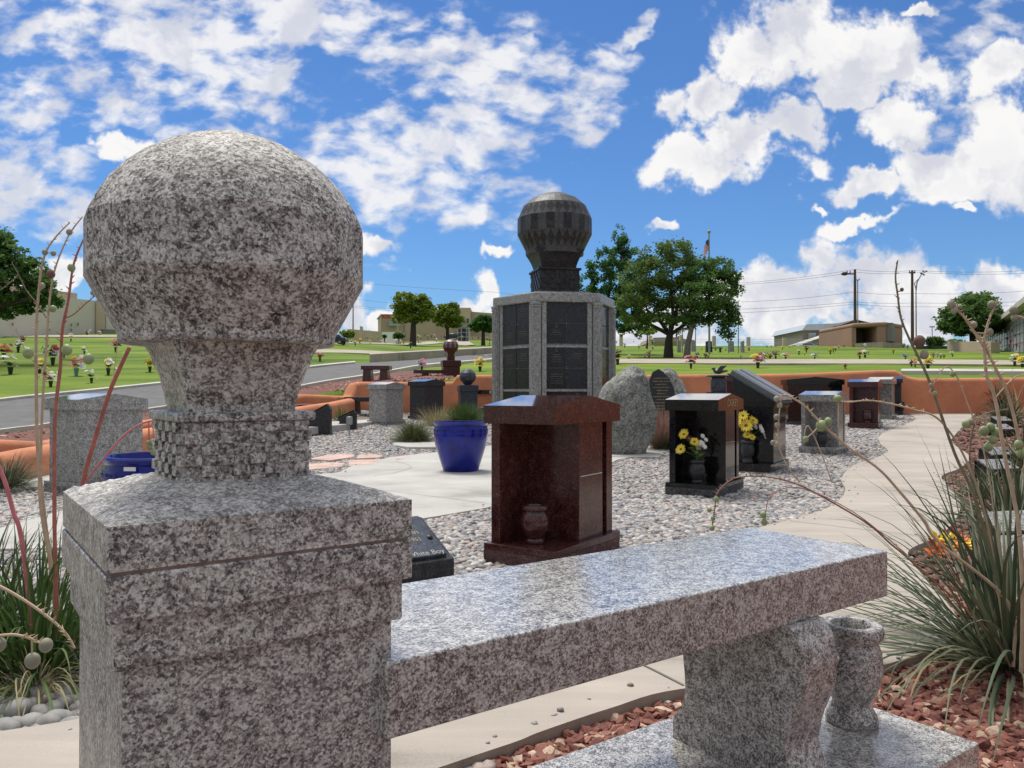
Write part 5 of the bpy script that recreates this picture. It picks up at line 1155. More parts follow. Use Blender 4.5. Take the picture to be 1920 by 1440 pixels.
o = MB().prism(pp, at(1640, 604, 55).z, lo=at(1600, 614, 56).z).build('lintel', M_BRN, bevel=.12, seg=3); o.parent = t; o.location = -Vector(t.location)
part('crypt_front', M_SHUT, t, (at(1604, 640, 56).x, 58.3), (at(1645, 640, 56).x, 58.3), 2, at(1600, 614, 56).z, .2)
for q in range(6):
    xa = 1663 + q * 4.6; part('shutter_panel', M_SHUT, t, (at(xa, 640, 55.2).x, 54.75 + q * .28), (at(xa + 4, 640, 55.2).x, 54.75 + q * .28 + .2), at(1660, 642, 56).z, at(1660, 608, 56).z, .3, off=.15)
part('step', M_TANKERB, t, (at(1657, 640, 54).x, 54.2), (at(1698, 640, 56).x, 56), 2, at(1670, 642.5, 55).z, 2)
# low tan wall at the right
A = at(1776, 650, 47); B = at(1858, 655, 40); t = tag(facade(MB(), A, B, 2, at(1776, 640, 47).z, .4, z1b=at(1858, 641, 40).z).build('garden_wall', M_TAN), 'low plain tan wall under the round dark tree on the right', 'wall')
t = tag(facade(MB(), at(1722, 650, 50), at(1778, 650, 50), 2, at(1722, 648.5, 50).z, .4).build('garden_wall', M_ROOFD), 'dark low wall piece left of the low tan wall', 'wall')
# right mausoleum
A = at(1838, 650, 62); B = at(2060, 650, 24); t = thing('mausoleum', 'grey mausoleum front hung with flower vases at the right edge', 'building', (A.x, A.y, 3))
part('front', M_MAUS, t, A, B, 1.0, at(1838, 640, 62).z, 6, z1b=at(2060, 492, 24).z)
part('fascia', M_KERB, t, A, B, at(1838, 637, 62).z, at(1838, 633, 62).z, 6.5, z1b=at(2060, 467, 24).z, off=.45, z0b=at(2060, 486, 24).z)
d = (Vector((B.x, B.y, 0)) - Vector((A.x, A.y, 0)))
M_JNT = plain('panel_joint', (.16, .17, .18), .7, .1, 1)
for q in range(1, 30):
    u = q / 30; x, y = A.x + d.x * u, A.y + d.y * u; part('panel_joint', M_JNT, t, (x, y), (x + d.x * .0012, y + d.y * .0012), 1, at(1838, 640, 62).z * (1 - u) + at(2060, 492, 24).z * u - .1, .05, off=.02)
for r_ in range(1, 5):
    f_ = r_ / 5; part('panel_joint', M_JNT, t, A, B, 3.6 + (at(1838, 640, 62).z - 3.6) * f_, 3.63 + (at(1838, 640, 62).z - 3.6) * f_, .05, z0b=1.4 + (at(2060, 492, 24).z - 1.4) * f_, z1b=1.42 + (at(2060, 492, 24).z - 1.4) * f_, off=.02)
# distant roof behind the trees
t = thing('distant_house', 'brown roofed house barely visible behind the tree trunks', 'house', (at(1250, 640, 120).x, 120, 5)); polywall('roof', M_RED2, t, [(1222,641),(1226,633),(1274,632),(1300,641)], 120, 12); polywall('wall', M_TAN2, t, [(1224,648),(1224,641),(1298,641),(1298,648)], 121, 10)

# ------------------------------------------------------------------ fence with pillars, monuments, poles, flag
M_WIRE = plain('dark_wire', (.03, .03, .035), .6, .1, 3); M_POLE = plain('wooden_pole', (.11, .065, .05), .9, .25, 3); M_STEEL = plain('grey_steel', (.30, .31, .33), .4, .1, 3, metal=.5); M_FENCE = plain('fence_wire', (.35, .36, .38), .6, .1, 3, metal=.3)
t = thing('boundary_fence', 'thin wire fence strung between tan pillars along the lawn crest', 'fence', (at(1160, 640, 70).x, 70, 5))
for k, (x, yt) in enumerate([(1165, 626), (1220, 630), (1278, 628), (1339.5, 630), (1404, 632), (1471.5, 633), (1541, 634)]):
    o = facade(MB(), at(x - 3, 640, 70), at(x + 3, 640, 70), 3, at(x, yt, 70).z, .3).build('pillar', M_TAN2); o.parent = t; o.location = -Vector(t.location)
for y_ in (636, 639.5, 643):
    w_ = MB().tube([at(1160, y_, 70.2), at(1400, y_, 70.2), at(1545, y_ + 1, 70.2)], .012, 4).build('wire', M_FENCE); w_.parent = t; w_.location = -Vector(t.location)
def stone(label, px, pyb, pyt, wpx, mat, lean=0):
    P = hit(px, pyb); k = P.y / F; h = (pyb - pyt) * k; w = wpx * k; o = MB().prism([(-w / 2, -.1), (w / 2, -.1), (w * .42, h * (.93 if lean >= 0 else 1)), (-w * .1, h), (-w * .45, h * (.93 if lean <= 0 else 1))], .12, axis='y', lo=-.12).build('memorial_stone', mat, bevel=.02); o.location = (P.x, P.y, gz(P.x, P.y)); return tag(o, label, 'memorial stone', 'memorial stones around the flagpoles'), P, h
stone('narrow grey memorial stone just left of the leaning trunk', 1273, 661, 638, 7, M_GREY, 1); stone('grey memorial stone with a peaked top right of the leaning trunk', 1300, 659, 637.5, 9, M_GREY, 1)
o, P, h = stone('dark memorial stone bearing a round emblem at the main flagpole', 1329, 661, 639, 12, M_DOOR, 0)
e = MB().lathe([(.085, 0), (.11, .005), (.11, 0)], 20, cap=False, M=Matrix.Translation((0, -.125, h * .66)) @ Matrix.Rotation(R(90), 4, 'X')).build('emblem', M_GREY, o)
stone('grey memorial stone between the flagpole and the last pole', 1371, 660, 639, 10, M_GREY, 1); stone('narrow grey memorial stone at the last pole', 1392, 661, 639, 6, M_GREY, -1)
P = hit(1342, 661); o = MB().box(-.35, .35, -.12, .12, .22, .27).box(-.28, -.2, -.1, .1, -.05, .22).box(.2, .28, -.1, .1, -.05, .22).build('memorial_bench', M_DOOR); o.location = P; tag(o, 'tiny dark bench beside the emblem stone at the flagpole', 'bench')
def pole(name, label, px, pyb, pyt, Y, r, mat, cat='pole', grp=None):
    b = at(px, pyb, Y); zt2 = at(px, pyt, Y).z; t = thing(name, label, cat, (b.x, Y, gz(b.x, Y) - .2), 0, grp); hh = zt2 - t.location.z
    MB().tube([(0, 0, 0), (0, 0, hh * .5), (0, 0, hh)], [r, r * .85, r * .65], 10).build('shaft', mat, t, smooth=True); return t, hh
t, hh = pole('flagpole', 'tall flagpole rising behind the dark tree', 1330, 655, 437, 40, .055, M_STEEL, 'flagpole'); MB().blob((0, 0, hh + .07), .09, 2).build('finial', M_GOLD, t, smooth=True)
# flag hanging in folds; stripes and canton by face
def flag():
    k = 40 / F; ztop = at(1330, 446, 40).z; zbot = at(1330, 486, 40).z; nu, nv = 26, 26; V = []; Fc = []; mi = []
    X0 = at(1330, 446, 40).x
    for i in range(nu + 1):
        for j in range(nv + 1):
            u = i / nu; v = j / nv   # u along the fly, v down the hoist
            drop = u * 1.0; x = X0 - .06 - (u * .16 + .10 * u * (1 - u)) * (1.0 + .4 * v) + .04 * math.sin(u * 14 + v * 2); y = 40 + .10 * math.sin(u * 17 + v * 3) * (.4 + u)
            z = ztop - v * .62 - drop * .50; V.append((x, y, z))
    for i in range(nu):
        for j in range(nv):
            a = i * (nv + 1) + j; Fc.append((a, a + 1, a + nv + 2, a + nv + 1)); st = int(j / 2); mi.append(2 if (i < nu * .42 and j < nv * 7 / 13) else (0 if st % 2 == 0 else 1))
    mb = MB(); mb.v = [Vector(p) for p in V]; mb.f = Fc; mb.m = mi; o = mb.build('flag', [plain('flag_red', (.45, .06, .07), .8, .05, 3), plain('flag_white', (.62, .60, .62), .8, .05, 3), plain('flag_blue', (.05, .06, .16), .8, .05, 3)]); s_ = MB(); 
    o.modifiers.new('solid', 'SOLIDIFY').thickness = .004; tag(o, 'red white and blue striped flag hanging limp at the tall pole', 'flag')
flag()
for x, yt, lab in ((1279.5, 600, 'thin flagless pole just right of the broad tree trunk'), (1304, 600, 'thin flagless pole right of the leaning trunk'), (1366, 590, 'thin flagless pole second from the right of the group'), (1384.5, 566, 'thin flagless pole at the right of the group')): pole('flagpole', lab, x, 655, yt, 41, .03, M_STEEL, 'flagpole', 'thin empty flagpoles')
# utility poles and wires
YP = 90
t, hh = pole('utility_pole', 'brown wooden utility pole behind the grey house', 1603.5, 640, 505, YP, .20, M_POLE, 'utility pole'); MB().box(-.9, .1, -.06, .06, hh - .6, hh - .45).build('crossarm', M_POLE, t)
for x in (-.9, -.55, .0): MB().lathe([(.05, hh - .45), (.07, hh - .3), (.03, hh - .15), (.001, hh - .12)], 8, M=Matrix.Translation((x, 0, 0))).build('insulator', M_WIRE, t)
MB().blob((-1.2, 0, hh - .5), (.35, .25, .22), 2, jit=.2).build('equipment', M_WIRE, t)
t, hh = pole('utility_pole', 'brown wooden utility pole right of the brown adobe crypt', 1711, 660, 507, YP, .20, M_POLE, 'utility pole'); MB().box(-.35, .35, -.06, .06, hh - .35, hh - .22).build('crossarm', M_POLE, t)
for x in (-.3, 0, .3): MB().lathe([(.05, hh - .22), (.07, hh - .1), (.001, hh + .05)], 8, M=Matrix.Translation((x, 0, 0))).build('insulator', M_WIRE, t)
t, hh = pole('steel_pole', 'thin steel pole beside the left wooden utility pole', 1608.5, 640, 527, YP + 1, .08, M_STEEL, 'pole'); MB().tube([(-.05, 0, hh), (.25, 0, hh + .25)], .05, 6).tube([(0, 0, hh), (-.1, 0, hh + .2)], .04, 6).build('bracket', M_WIRE, t)
t, hh = pole('street_lamp', 'steel street lamp with two curved arms beside the right utility pole', 1718, 660, 545, YP + 1, .09, M_STEEL, 'street lamp'); kx = YP / F
MB().tube([(0, 0, hh), (2 * kx, 0, hh + 16 * kx), (10 * kx, 0, hh + 30 * kx), (18 * kx, 0, hh + 36 * kx)], [.08, .07, .06, .05], 6).build('arm', M_STEEL, t); MB().tube([(0, 0, hh + 2 * kx), (-3 * kx, 0, hh + 14 * kx), (4 * kx, 0, hh + 22 * kx)], .05, 6).build('arm', M_STEEL, t)
for x, z in ((10, 33), (15, 30), (20, 37), (14, 37)): MB().blob((x * kx, 0, hh + z * kx), (.16, .12, .10), 1).build('lamp_head', M_WIRE, t)
t, hh = pole('street_lamp', 'small lamp post with a flat twin head in front of the right tree', 1748, 650, 613.5, 100, .07, M_STEEL, 'street lamp'); MB().box(-.30, .30, -.1, .1, hh - .02, hh + .12).build('lamp_head', M_STEEL, t)
t, hh = pole('street_lamp', 'tall pale lamp post in front of the oval olive tree', 745.5, 632, 556, 64, .09, plain('pale_post', (.36, .34, .22), .7, .1, 3), 'street lamp'); MB().lathe([(.07, hh), (.16, hh + .05), (.16, hh + .35), (.05, hh + .45)], 12).build('lamp_head', plain('lamp_housing', (.18, .14, .14), .6, .1, 3), t)
pole('utility_pole', 'distant thin pole beside the big granite balloon', 662, 620, 560, 110, .10, M_POLE, 'utility pole')
def wire(label, pts, Y, r=.028, sag=0.0, grp='overhead wires'):
    P = [at(a, b, Y + k * 0) for k, (a, b) in enumerate(pts)]; Q = []
    for i in range(len(P) - 1):
        for k in range(8):
            u = k / 8; p = P[i].lerp(P[i + 1], u); p.z -= sag * 4 * u * (1 - u); Q.append(p)
    Q.append(P[-1]); tag(MB().tube(Q, r, 4).build('overhead_wire', M_WIRE), label, 'wire', grp)
for lab, pts, sg in (('topmost overhead wire passing the tops of the two utility poles', [(1380, 531), (1603, 505), (1711, 507), (1930, 507)], .2), ('second overhead wire just below the topmost one', [(1380, 534), (1603, 510), (1711, 510), (1930, 512)], .2), ('middle overhead wire halfway down the utility poles', [(1390, 566), (1603, 547), (1711, 550), (1930, 545)], .2), ('overhead wire above the lowest one on the utility poles', [(1380, 580), (1603, 566), (1711, 568), (1930, 565)], .1), ('lowest overhead wire on the utility poles', [(1380, 587), (1603, 570), (1711, 575), (1930, 572)], .1)): wire(lab, pts, YP - .3, .015, sg)
for lab, pts in (('long upper wire crossing the sky between the two balloons', [(640, 528), (930, 548), (1000, 554)]), ('short upper wire between the granite balloon and the olive tree', [(640, 556), (750, 570)]), ('short middle wire between the granite balloon and the olive tree', [(640, 570), (750, 580)]), ('short lowest wire between the granite balloon and the olive tree', [(640, 573), (750, 584)])): wire(lab, pts, 120, .017, .1)

# ------------------------------------------------------------------ cars
def car(label, px, py, heading, mat, Y=None):
    P = hit(px, py) if Y is None else at(px, py, Y); t = thing('parked_car', label, 'car', (P.x, P.y, P.z if Y else gz(P.x, P.y)), heading, None)
    prof = [(-2.2, .35), (-2.25, .75), (-2.1, .95), (-1.6, 1.05), (-1.2, 1.45), (-.3, 1.58), (.6, 1.52), (1.15, 1.1), (2.0, .92), (2.25, .7), (2.25, .35)]
    MB().prism(prof, .88, axis='y', lo=-.88).build('body', mat, t, bevel=.10, seg=3)
    for sg in (-1, 1): MB().prism([(-1.45, 1.05), (-1.12, 1.40), (-.3, 1.50), (.5, 1.45), (.98, 1.08)], sg * .89 + .006, axis='y', lo=sg * .89 - .006).build('side_window', M_WIN, t)
    MB().box(-1.62, -1.2, -.7, .7, 1.1, 1.12, M=Matrix.Rotation(0, 4, 'Y')).build('rear_window', M_WIN, t)
    for x in (-1.4, 1.4):
        for y in (-.85, .85):
            Mx = Matrix.Translation((x, y, .33)) @ Matrix.Rotation(R(90), 4, 'X'); w_ = MB().lathe([(.20, -.1), (.33, -.1), (.33, .1), (.20, .1)], 18, M=Mx).build('wheel', M_BLACKMAT, t); MB().lathe([(.001, -.105), (.2, -.105), (.2, .105), (.001, .105)], 8, M=Mx).build('rim', M_STEEL, w_)
    return t
M_CARD = plain('dark_blue_car_paint', (.010, .014, .030), .15, .1, 1); M_CARS = plain('silver_car_paint', (.45, .46, .48), .2, .05, 1, metal=.4)
car('dark blue car half hidden behind the big granite balloon', 622, 646.5, R(178), M_CARD).scale = (.42, .5, .42)
car('silver car half hidden below the lawn crest before the grey house', 1512, 656, R(5), M_CARS, Y=74).scale = (.45, .6, .42)
car('dark car parked near the little columbarium', 850, 637, R(170), M_CARD, Y=92).scale = (.45, .5, .45)
tag(facade(MB(), at(713, 630, 118), at(752, 630, 118), 5, at(713, 622.5, 118).z, .5).build('white_wall', M_WHITE), 'low white wall at the foot of the tan building with red letters', 'wall')

# ------------------------------------------------------------------ flower bunches on the lawns
PAL = dict(white='white', yellow='yellow', red='red', pink='pink', orange='orange', purple='purple', blue='blue', maroon='maroon', cream='cream', lilac='lilac')
PROTO = {}
NAMES = {('white',): 'white', ('yellow',): 'yellow', ('red',): 'red'}
def bunch_proto(cols, dark, seed):
    key = (cols, dark)
    if key in PROTO: return PROTO[key]
    rr = random.Random(seed); parts = []
    vb = MB().lathe([(.03, -.05), (.036, 0), (.046, .08), (.056, .15), (.062, .19), (.04, .19)], 10); parts.append(('vase', vb, M_TEAL if dark == 'teal' else M_VASEDK))
    for ci, c in enumerate(cols):
        mb = MB()
        for k in range(10 if len(cols) > 1 else 17):
            a = rr.uniform(0, 6.28); r_ = rr.uniform(.0, .17); h = .33 + rr.uniform(-.10, .15) - r_ * .3
            cx_, cy_ = math.cos(a) * r_, math.sin(a) * r_
            if len(cols) > 1: cx_ += (ci - (len(cols) - 1) / 2) * .085
            daisy(mb, (cx_, cy_, h), (cx_ * 2.5, cy_ * 2.5 - .3, .5), rr.uniform(.060, .095), 9, 0, 0, .35)
        parts.append(('blossoms', mb, FL[c]))
    lf = MB()
    for k in range(16): a = rr.uniform(0, 6.28); leafq(lf, (0, 0, .22), (math.cos(a), math.sin(a), rr.uniform(.1, 1.4)), rr.uniform(.12, .22), .035)
    parts.append(('leaves', lf, M_LEAF)); PROTO[key] = [(n, p, m_, None) for n, p, m_ in parts]; return PROTO[key]
MESHC = {}
def bunch(px, py, hpx, cols, region, dark='dark', Y=None, label=None, P=None, scale=None):
    P = P or hit(px, py); s_ = scale or hpx * P.y / F / .48; pr = bunch_proto(cols, dark, hash(cols) % 1000 if False else len(''.join(cols)) * 7 + len(cols))
    t = thing('flower_bunch', label or 'x', 'flowers', P, rng.uniform(0, 6.28) if len(cols) == 1 else rng.uniform(-.5, .5), region); t.scale = (s_ * rng.uniform(.85, 1.2), s_, s_ * rng.uniform(.9, 1.1))
    for i, (n, mb, m_, _) in enumerate(pr):
        k = (cols, dark, i)
        if k not in MESHC: o = mb.build(n, m_, t); MESHC[k] = o
        else: o = MESHC[k].copy(); COL.objects.link(o); o.parent = t
    return t
W_, Ye, Re, Pi, Or, Pu, Bl, Ma, Cr, Li = 'white', 'yellow', 'red', 'pink', 'orange', 'purple', 'blue', 'maroon', 'cream', 'lilac'
BL = {
 'left lawn': [(7,673,24,(Or,Re)),(19.5,703,33,(W_,)),(34,660,20,(Pu,W_)),(42,645,12,(Ma,)),(74,701,26,(W_,Ye)),(99,685,28,(Bl,Re,W_)),(95,725,22,(Pi,W_)),(143,706,31,(Ye,Pi,W_),'teal'),(171.5,718,20,(W_,)),(203,703,28,(Ye,W_)),(281,698,22,(Ye,)),(158,664,12,(W_,)),(88,643,9,(Re,)),(120,671,12,(Ma,W_)),(217,661,20,(Pi,Ma)),(133,640,12,(Cr,)),(600,678,14,(Pi,))],
 'lawn below the left mausoleum': [(13,617,6,(Ma,)),(14,622,8,(Re,)),(22,621,9,(Cr,)),(33,619,11,(Re,Ma)),(40,626,10,(Ma,)),(53,624,9,(Or,)),(62,623,9,(Pi,)),(79,625,8,(Re,)),(106,622,9,(Pu,)),(128,622,6,(Re,)),(137,622,6,(Pi,)),(152,623,6,(Cr,)),(163,629,10,(Re,W_)),(187,629,7,(W_,))],
 'far middle lawn': [(659,643.5,6,(W_,)),(666,648,8,(W_,)),(674.6,645,9,(Or,Ye)),(694,645.5,6,(Cr,)),(715,644,5,(W_,)),(723,645,5,(Cr,)),(744,646,8,(W_,)),(751,646,6,(Ye,)),(757,646.5,6,(Ye,W_)),(770,653,9,(Li,)),(785,645,4,(Ma,)),(789,645,4,(W_,)),(818,641.5,6,(Ye,W_)),(845,638.5,6,(W_,)),(676,636,4,(W_,)),(685,636,4,(Cr,)),(689,635,4,(W_,)),(696,635.5,4,(Ye,)),(708,635,4,(W_,)),(716,637,4,(Ye,)),(736,634,4,(Cr,)),(756,632,6,(W_,)),(783,635,6,(Ye,W_)),(789,636,5,(W_,)),(796,629.5,4,(Ye,)),(802,635,5,(W_,)),(809,633,5,(Pi,)),(815,633,5,(W_,)),(828,632,4,(Or,)),(833,633,4,(Re,)),(867,636.5,5,(W_,)),(886,636,4,(Cr,)),(897,636,4,(Pi,)),(914,638,5,(Cr,)),(918,641,4,(Re,)),(922,639,4,(W_,)),(913,660,6,(W_,)),(918,648.5,5,(Ye,)),(907,652,3,(W_,)),(778,631,5,(Re,))],
 'grass strip behind the wall': [(791,696,18,(Li,Pi)),(900,697,22,(Ye,)),(1158,684,24,(Ma,)),(1179,675,8,(W_,)),(1295.6,690,21,(Pi,Re)),(1421,690,24,(Ye,Pi,W_)),(1585,692.5,9,(Re,)),(1709,687,11,(Re,)),(1716,688,12,(Or,Ye)),(1740,694,22,(Ye,)),(1903,687,22,(W_,Ye)),(1917,690,18,(Ye,))],
 'right lawn': [(1155.6,644,4,(Pu,)),(1171,652,7,(Ye,)),(1188,642,3,(Re,)),(1198,653.5,6,(W_,)),(1211,652,5,(W_,)),(1223,645,9,(Cr,)),(1224,656,7,(W_,)),(1209,671,7,(W_,)),(1217,671,10,(Pi,)),(1284,654,7,(W_,)),(1307,673,12,(W_,Cr)),(1323,672.5,9,(Pi,)),(1328,672.5,8,(Cr,)),(1342,659,5,(Re,)),(1361,658,5,(W_,)),(1389,673,6,(W_,)),(1404,658,7,(Pi,)),(1433,676,12,(Re,Ma)),(1426,671,9,(Ma,)),(1444,675,9,(Re,)),(1454.5,674,13,(Pu,Re)),(1473,674,11,(W_,Pi)),(1498,666,9,(W_,Ye)),(1512,661,9,(Re,)),(1509,667,5,(W_,)),(1527.6,674,10,(W_,Bl)),(1557,665,10,(Ye,)),(1563,661,7,(Ye,)),(1567,658,7,(W_,)),(1573,654,5,(Cr,)),(1582.5,651.5,4,(Ma,)),(1612,673,13,(Pi,)),(1622,671,13,(W_,Cr)),(1628,665,7,(W_,)),(1675,663,7,(Ye,)),(1698,675,10,(Bl,Li)),(1622,652,6,(W_,)),(1438,652,3,(Ma,)),(1446,652,4,(W_,)),(1454.5,651,4,(Re,)),(1405,658,4,(Pu,)),(1481,652,4,(Cr,)),(1467,656,6,(Ye,Pi)),(1750,671,8,(Pi,)),(1758,670,8,(Li,)),(1764,672,8,(W_,)),(1770,672,6,(Re,)),(1786,670,9,(W_,)),(1702,654,6,(Ma,)),(1694,652,7,(W_,)),(1720,655,9,(Ye,Cr)),(1737,664,6,(Cr,)),(1247,656,5,(W_,)),(1316,656,4,(Ye,))]}
ORD = ['first', 'second', 'third', 'fourth', 'fifth', 'sixth', 'seventh', 'eighth', 'ninth', 'tenth', 'eleventh', 'twelfth', 'thirteenth', 'fourteenth', 'fifteenth', 'sixteenth', 'seventeenth', 'eighteenth']
for region, lst in BL.items():
    cnt = {}
    for e in sorted(lst, key=lambda q: q[0]): cnt.setdefault(e[3], []).append(e)
    for cols, es in cnt.items():
        cn = ' and '.join(cols) if len(cols) < 3 else f'{cols[0]}, {cols[1]} and {cols[2]}'
        for i, e in enumerate(es):
            lab = f'{cn} flower bunch on the {region}' + (f', {ORD[i]} of these from the left' if len(es) > 1 else '')
            bunch(e[0], e[1], e[2] * 1.22, cols, 'flower bunches in cemetery vases', e[4] if len(e) > 4 else 'dark', label=lab)
# bunches hung on the mausoleum fronts
A = at(1838, 650, 62); B = at(2060, 650, 24); rr = random.Random(4); nrm_ = Vector((-(B.y - A.y), (B.x - A.x), 0)).normalized(); nrm_ = nrm_ if nrm_.dot(A) < 0 else -nrm_
cc = {}
WALLF = [(1893,629,(Re,)),(1900,632,(Re,Pi)),(1882,612,(W_,)),(1884,618,(Ma,)),(1888,609,(Ma,)),(1874,617,(Pu,)),(1908,622,(Ma,)),(1916,617,(W_,)),(1872,636,(Ma,)),(1880,636,(Pi,)),(1905,640,(Pi,)),(1897,641,(Pi,)),(1870,650,(Or,)),(1872,656,(Ye,)),(1878,652,(Pu,)),(1881,664,(Pi,)),(1885,668,(Li,)),(1912,655,(W_,)),(1915,662,(Pu,)),(1858,645,(Li,)),(1864,642,(Re,)),(1860,655,(Pi,)),(1890,650,(W_,)),(1895,658,(Ma,)),(1911,641,(Ma,)),(1866,666,(W_,)),(1917,640,(Pi,)),(1902,610,(Pi,)),(1893,672,(W_,)),(1876,672,(Re,))]
for (px, py, cols) in sorted(WALLF, key=lambda w: w[1]):
    d_ = ray(px, py); D = B - A; den = d_.x * D.y - d_.y * D.x; tt = (A.x * D.y - A.y * D.x) / den; P = Vector((0, 0, CAMZ)) + d_ * tt + nrm_ * .12; i = cc.get(cols, 0); cc[cols] = i + 1; n_ = len([1 for w in WALLF if w[2] == cols])
    bunch(0, 0, 0, cols, 'flower bunches in vases on the grey mausoleum', P=P - Vector((0, 0, .3)), scale=P.y * 7 / F / .48, label=f"{' and '.join(cols)} flower bunch on the grey mausoleum front" + (f', {ORD[i]} of that colour from the top' if n_ > 1 else ''))
for k, (px, py, c) in enumerate([(25, 590, (Re,)), (24, 603, (Pi,)), (146, 604, (Ma,)), (134, 604, (W_,)), (134, 613, (Li,)), (93, 612, (Cr,))]):
    A2 = at(-160, 600, 48); B2 = at(182, 600, 61); D = B2 - A2; d_ = ray(px, py); tt = (A2.x * D.y - A2.y * D.x) / (d_.x * D.y - d_.y * D.x); P = Vector((0, 0, CAMZ)) + d_ * (tt - .2)
    bunch(0, 0, 0, c, 'flower bunches on the cream mausoleum', P=P - Vector((0, 0, .3)), scale=P.y * 6 / F / .48, label=f'{c[0]} flower bunch hung on the cream mausoleum wall at the left')

# ------------------------------------------------------------------ red yuccas, grasses
def blade_mesh(specs, seed=0, nseg=8):
    """specs: list of (base, dir, length, width, droop, curl)"""
    V = []; Fc = []
    for (b, d, L_, w, dr, tw) in specs:
        d = Vector(d).normalized(); p = Vector(b); s = Vector((-d.y, d.x, 0)); s = s.normalized() if s.length > 1e-4 else Vector((1, 0, 0)); st = L_ / nseg; base = len(V)
        for i in range(nseg + 1):
            t = i / nseg; ww = w * (.75 + .35 * math.sin(t * 2.4)) * (1 - t ** 3) + w * .03; nn = s.cross(d)
            V += [p + s * ww, p - nn * ww * .55, p - s * ww]
            d = (d + Vector((0, 0, -dr * st * (.35 + 2.2 * t))) + s * tw * st).normalized(); p = p + d * st; s = (s - d * s.dot(d)).normalized()
        for i in range(nseg):
            a = base + 3 * i; Fc += [(a, a + 1, a + 4, a + 3), (a + 1, a + 2, a + 5, a + 4)]
    return np.array([v[:] for v in V]), Fc
Y_GREEN = leafmat('yucca_leaves', [(.075, .105, .062), (.095, .13, .075), (.05, .075, .045), (.13, .165, .10), (.18, .20, .13), (.075, .10, .05), (.24, .22, .14), (.06, .09, .05)], .12)
Y_LGREEN = leafmat('fresh_grass_leaves', [(.06, .12, .03), (.09, .16, .04), (.04, .08, .025), (.14, .20, .06), (.05, .10, .03)], .2)
Y_DRY = leafmat('dry_leaves', [(.36, .33, .14), (.42, .38, .20), (.28, .24, .12), (.45, .42, .24), (.22, .17, .10)], .2)
M_GRASSO = leafmat('ornamental_grass', [(.075, .10, .03), (.05, .075, .025), (.11, .13, .045), (.16, .15, .07), (.09, .12, .04)], .2)
M_PINKG = leafmat('pink_muhly', [(.35, .20, .17), (.28, .17, .14), (.20, .14, .09), (.40, .26, .22)], .2)
M_STALK = plain('tan_stalk', (.46, .35, .24), .8, .2, 30); M_STALKR = plain('reddish_stalk', (.36, .12, .09), .7, .25, 30); M_STALKP = plain('pink_stalk', (.55, .17, .19), .7, .2, 30); M_STALKG = plain('green_brown_stalk', (.20, .17, .10), .8, .25, 30)
M_STALKB = plain('brown_stalk', (.27, .15, .105), .8, .25, 30)
M_POD = plain('green_seed_pod', (.26, .32, .15), .55, .25, 25); M_PODG = plain('grey_seed_pod', (.27, .26, .19), .7, .25, 25); M_PODB = plain('brown_seed_pod', (.16, .09, .07), .8, .3, 25)
def tuft(label, loc_, n, L_, w, mat, spread=(15, 85), droop=(1.0, 3.2), seed=0, name='yucca', cat='yucca', dry=0, r0=.06, group=None, lean=(0, 0), part_name='leaves'):
    rr = random.Random(seed); t = thing(name, label, cat, loc_, 0, group)
    def specs(n):
        out = []
        for i in range(n):
            az = rr.uniform(0, 6.283); el = R(rr.uniform(*spread)); d = (math.cos(az) * math.cos(el) + lean[0], math.sin(az) * math.cos(el) + lean[1], math.sin(el)); r_ = rr.uniform(0, r0)
            out.append(((math.cos(az) * r_, math.sin(az) * r_, 0), d, rr.uniform(.65, 1.1) * L_, w * rr.uniform(.7, 1.2), rr.uniform(*droop) / L_ * .6, rr.uniform(-.5, .5)))
        return out
    V, Fc = blade_mesh(specs(n)); npmesh(part_name, V, Fc, mat, t, smoothf=True)
    if dry:
        dr = []
        for i in range(dry):
            az = rr.uniform(0, 6.283); el = R(rr.uniform(5, 40)); dr.append(((math.cos(az) * r0, math.sin(az) * r0, .01), (math.cos(az) * math.cos(el), math.sin(az) * math.cos(el), math.sin(el)), rr.uniform(.4, .8) * L_, w * rr.uniform(.5, .9), rr.uniform(3, 5) / L_ * .6, rr.uniform(-1.5, 1.5)))
        V, Fc = blade_mesh(dr); npmesh('dry_leaves', V, Fc, Y_DRY, t, smoothf=True)
    return t
def pod(mb_parent, c, r, mat, seed=0):
    m = MB(); V, Fc = ICO[3]; out = []
    for v in V:
        a = math.atan2(v[1], v[0]); g_ = 1 - .10 * abs(math.cos(1.5 * a)) ** 6; out.append((c[0] + v[0] * r * g_, c[1] + v[1] * r * g_, c[2] + v[2] * r * 1.12))
    m.add(out, [tuple(f) for f in Fc]); return m.build('seed_pod', mat, mb_parent, smooth=True)
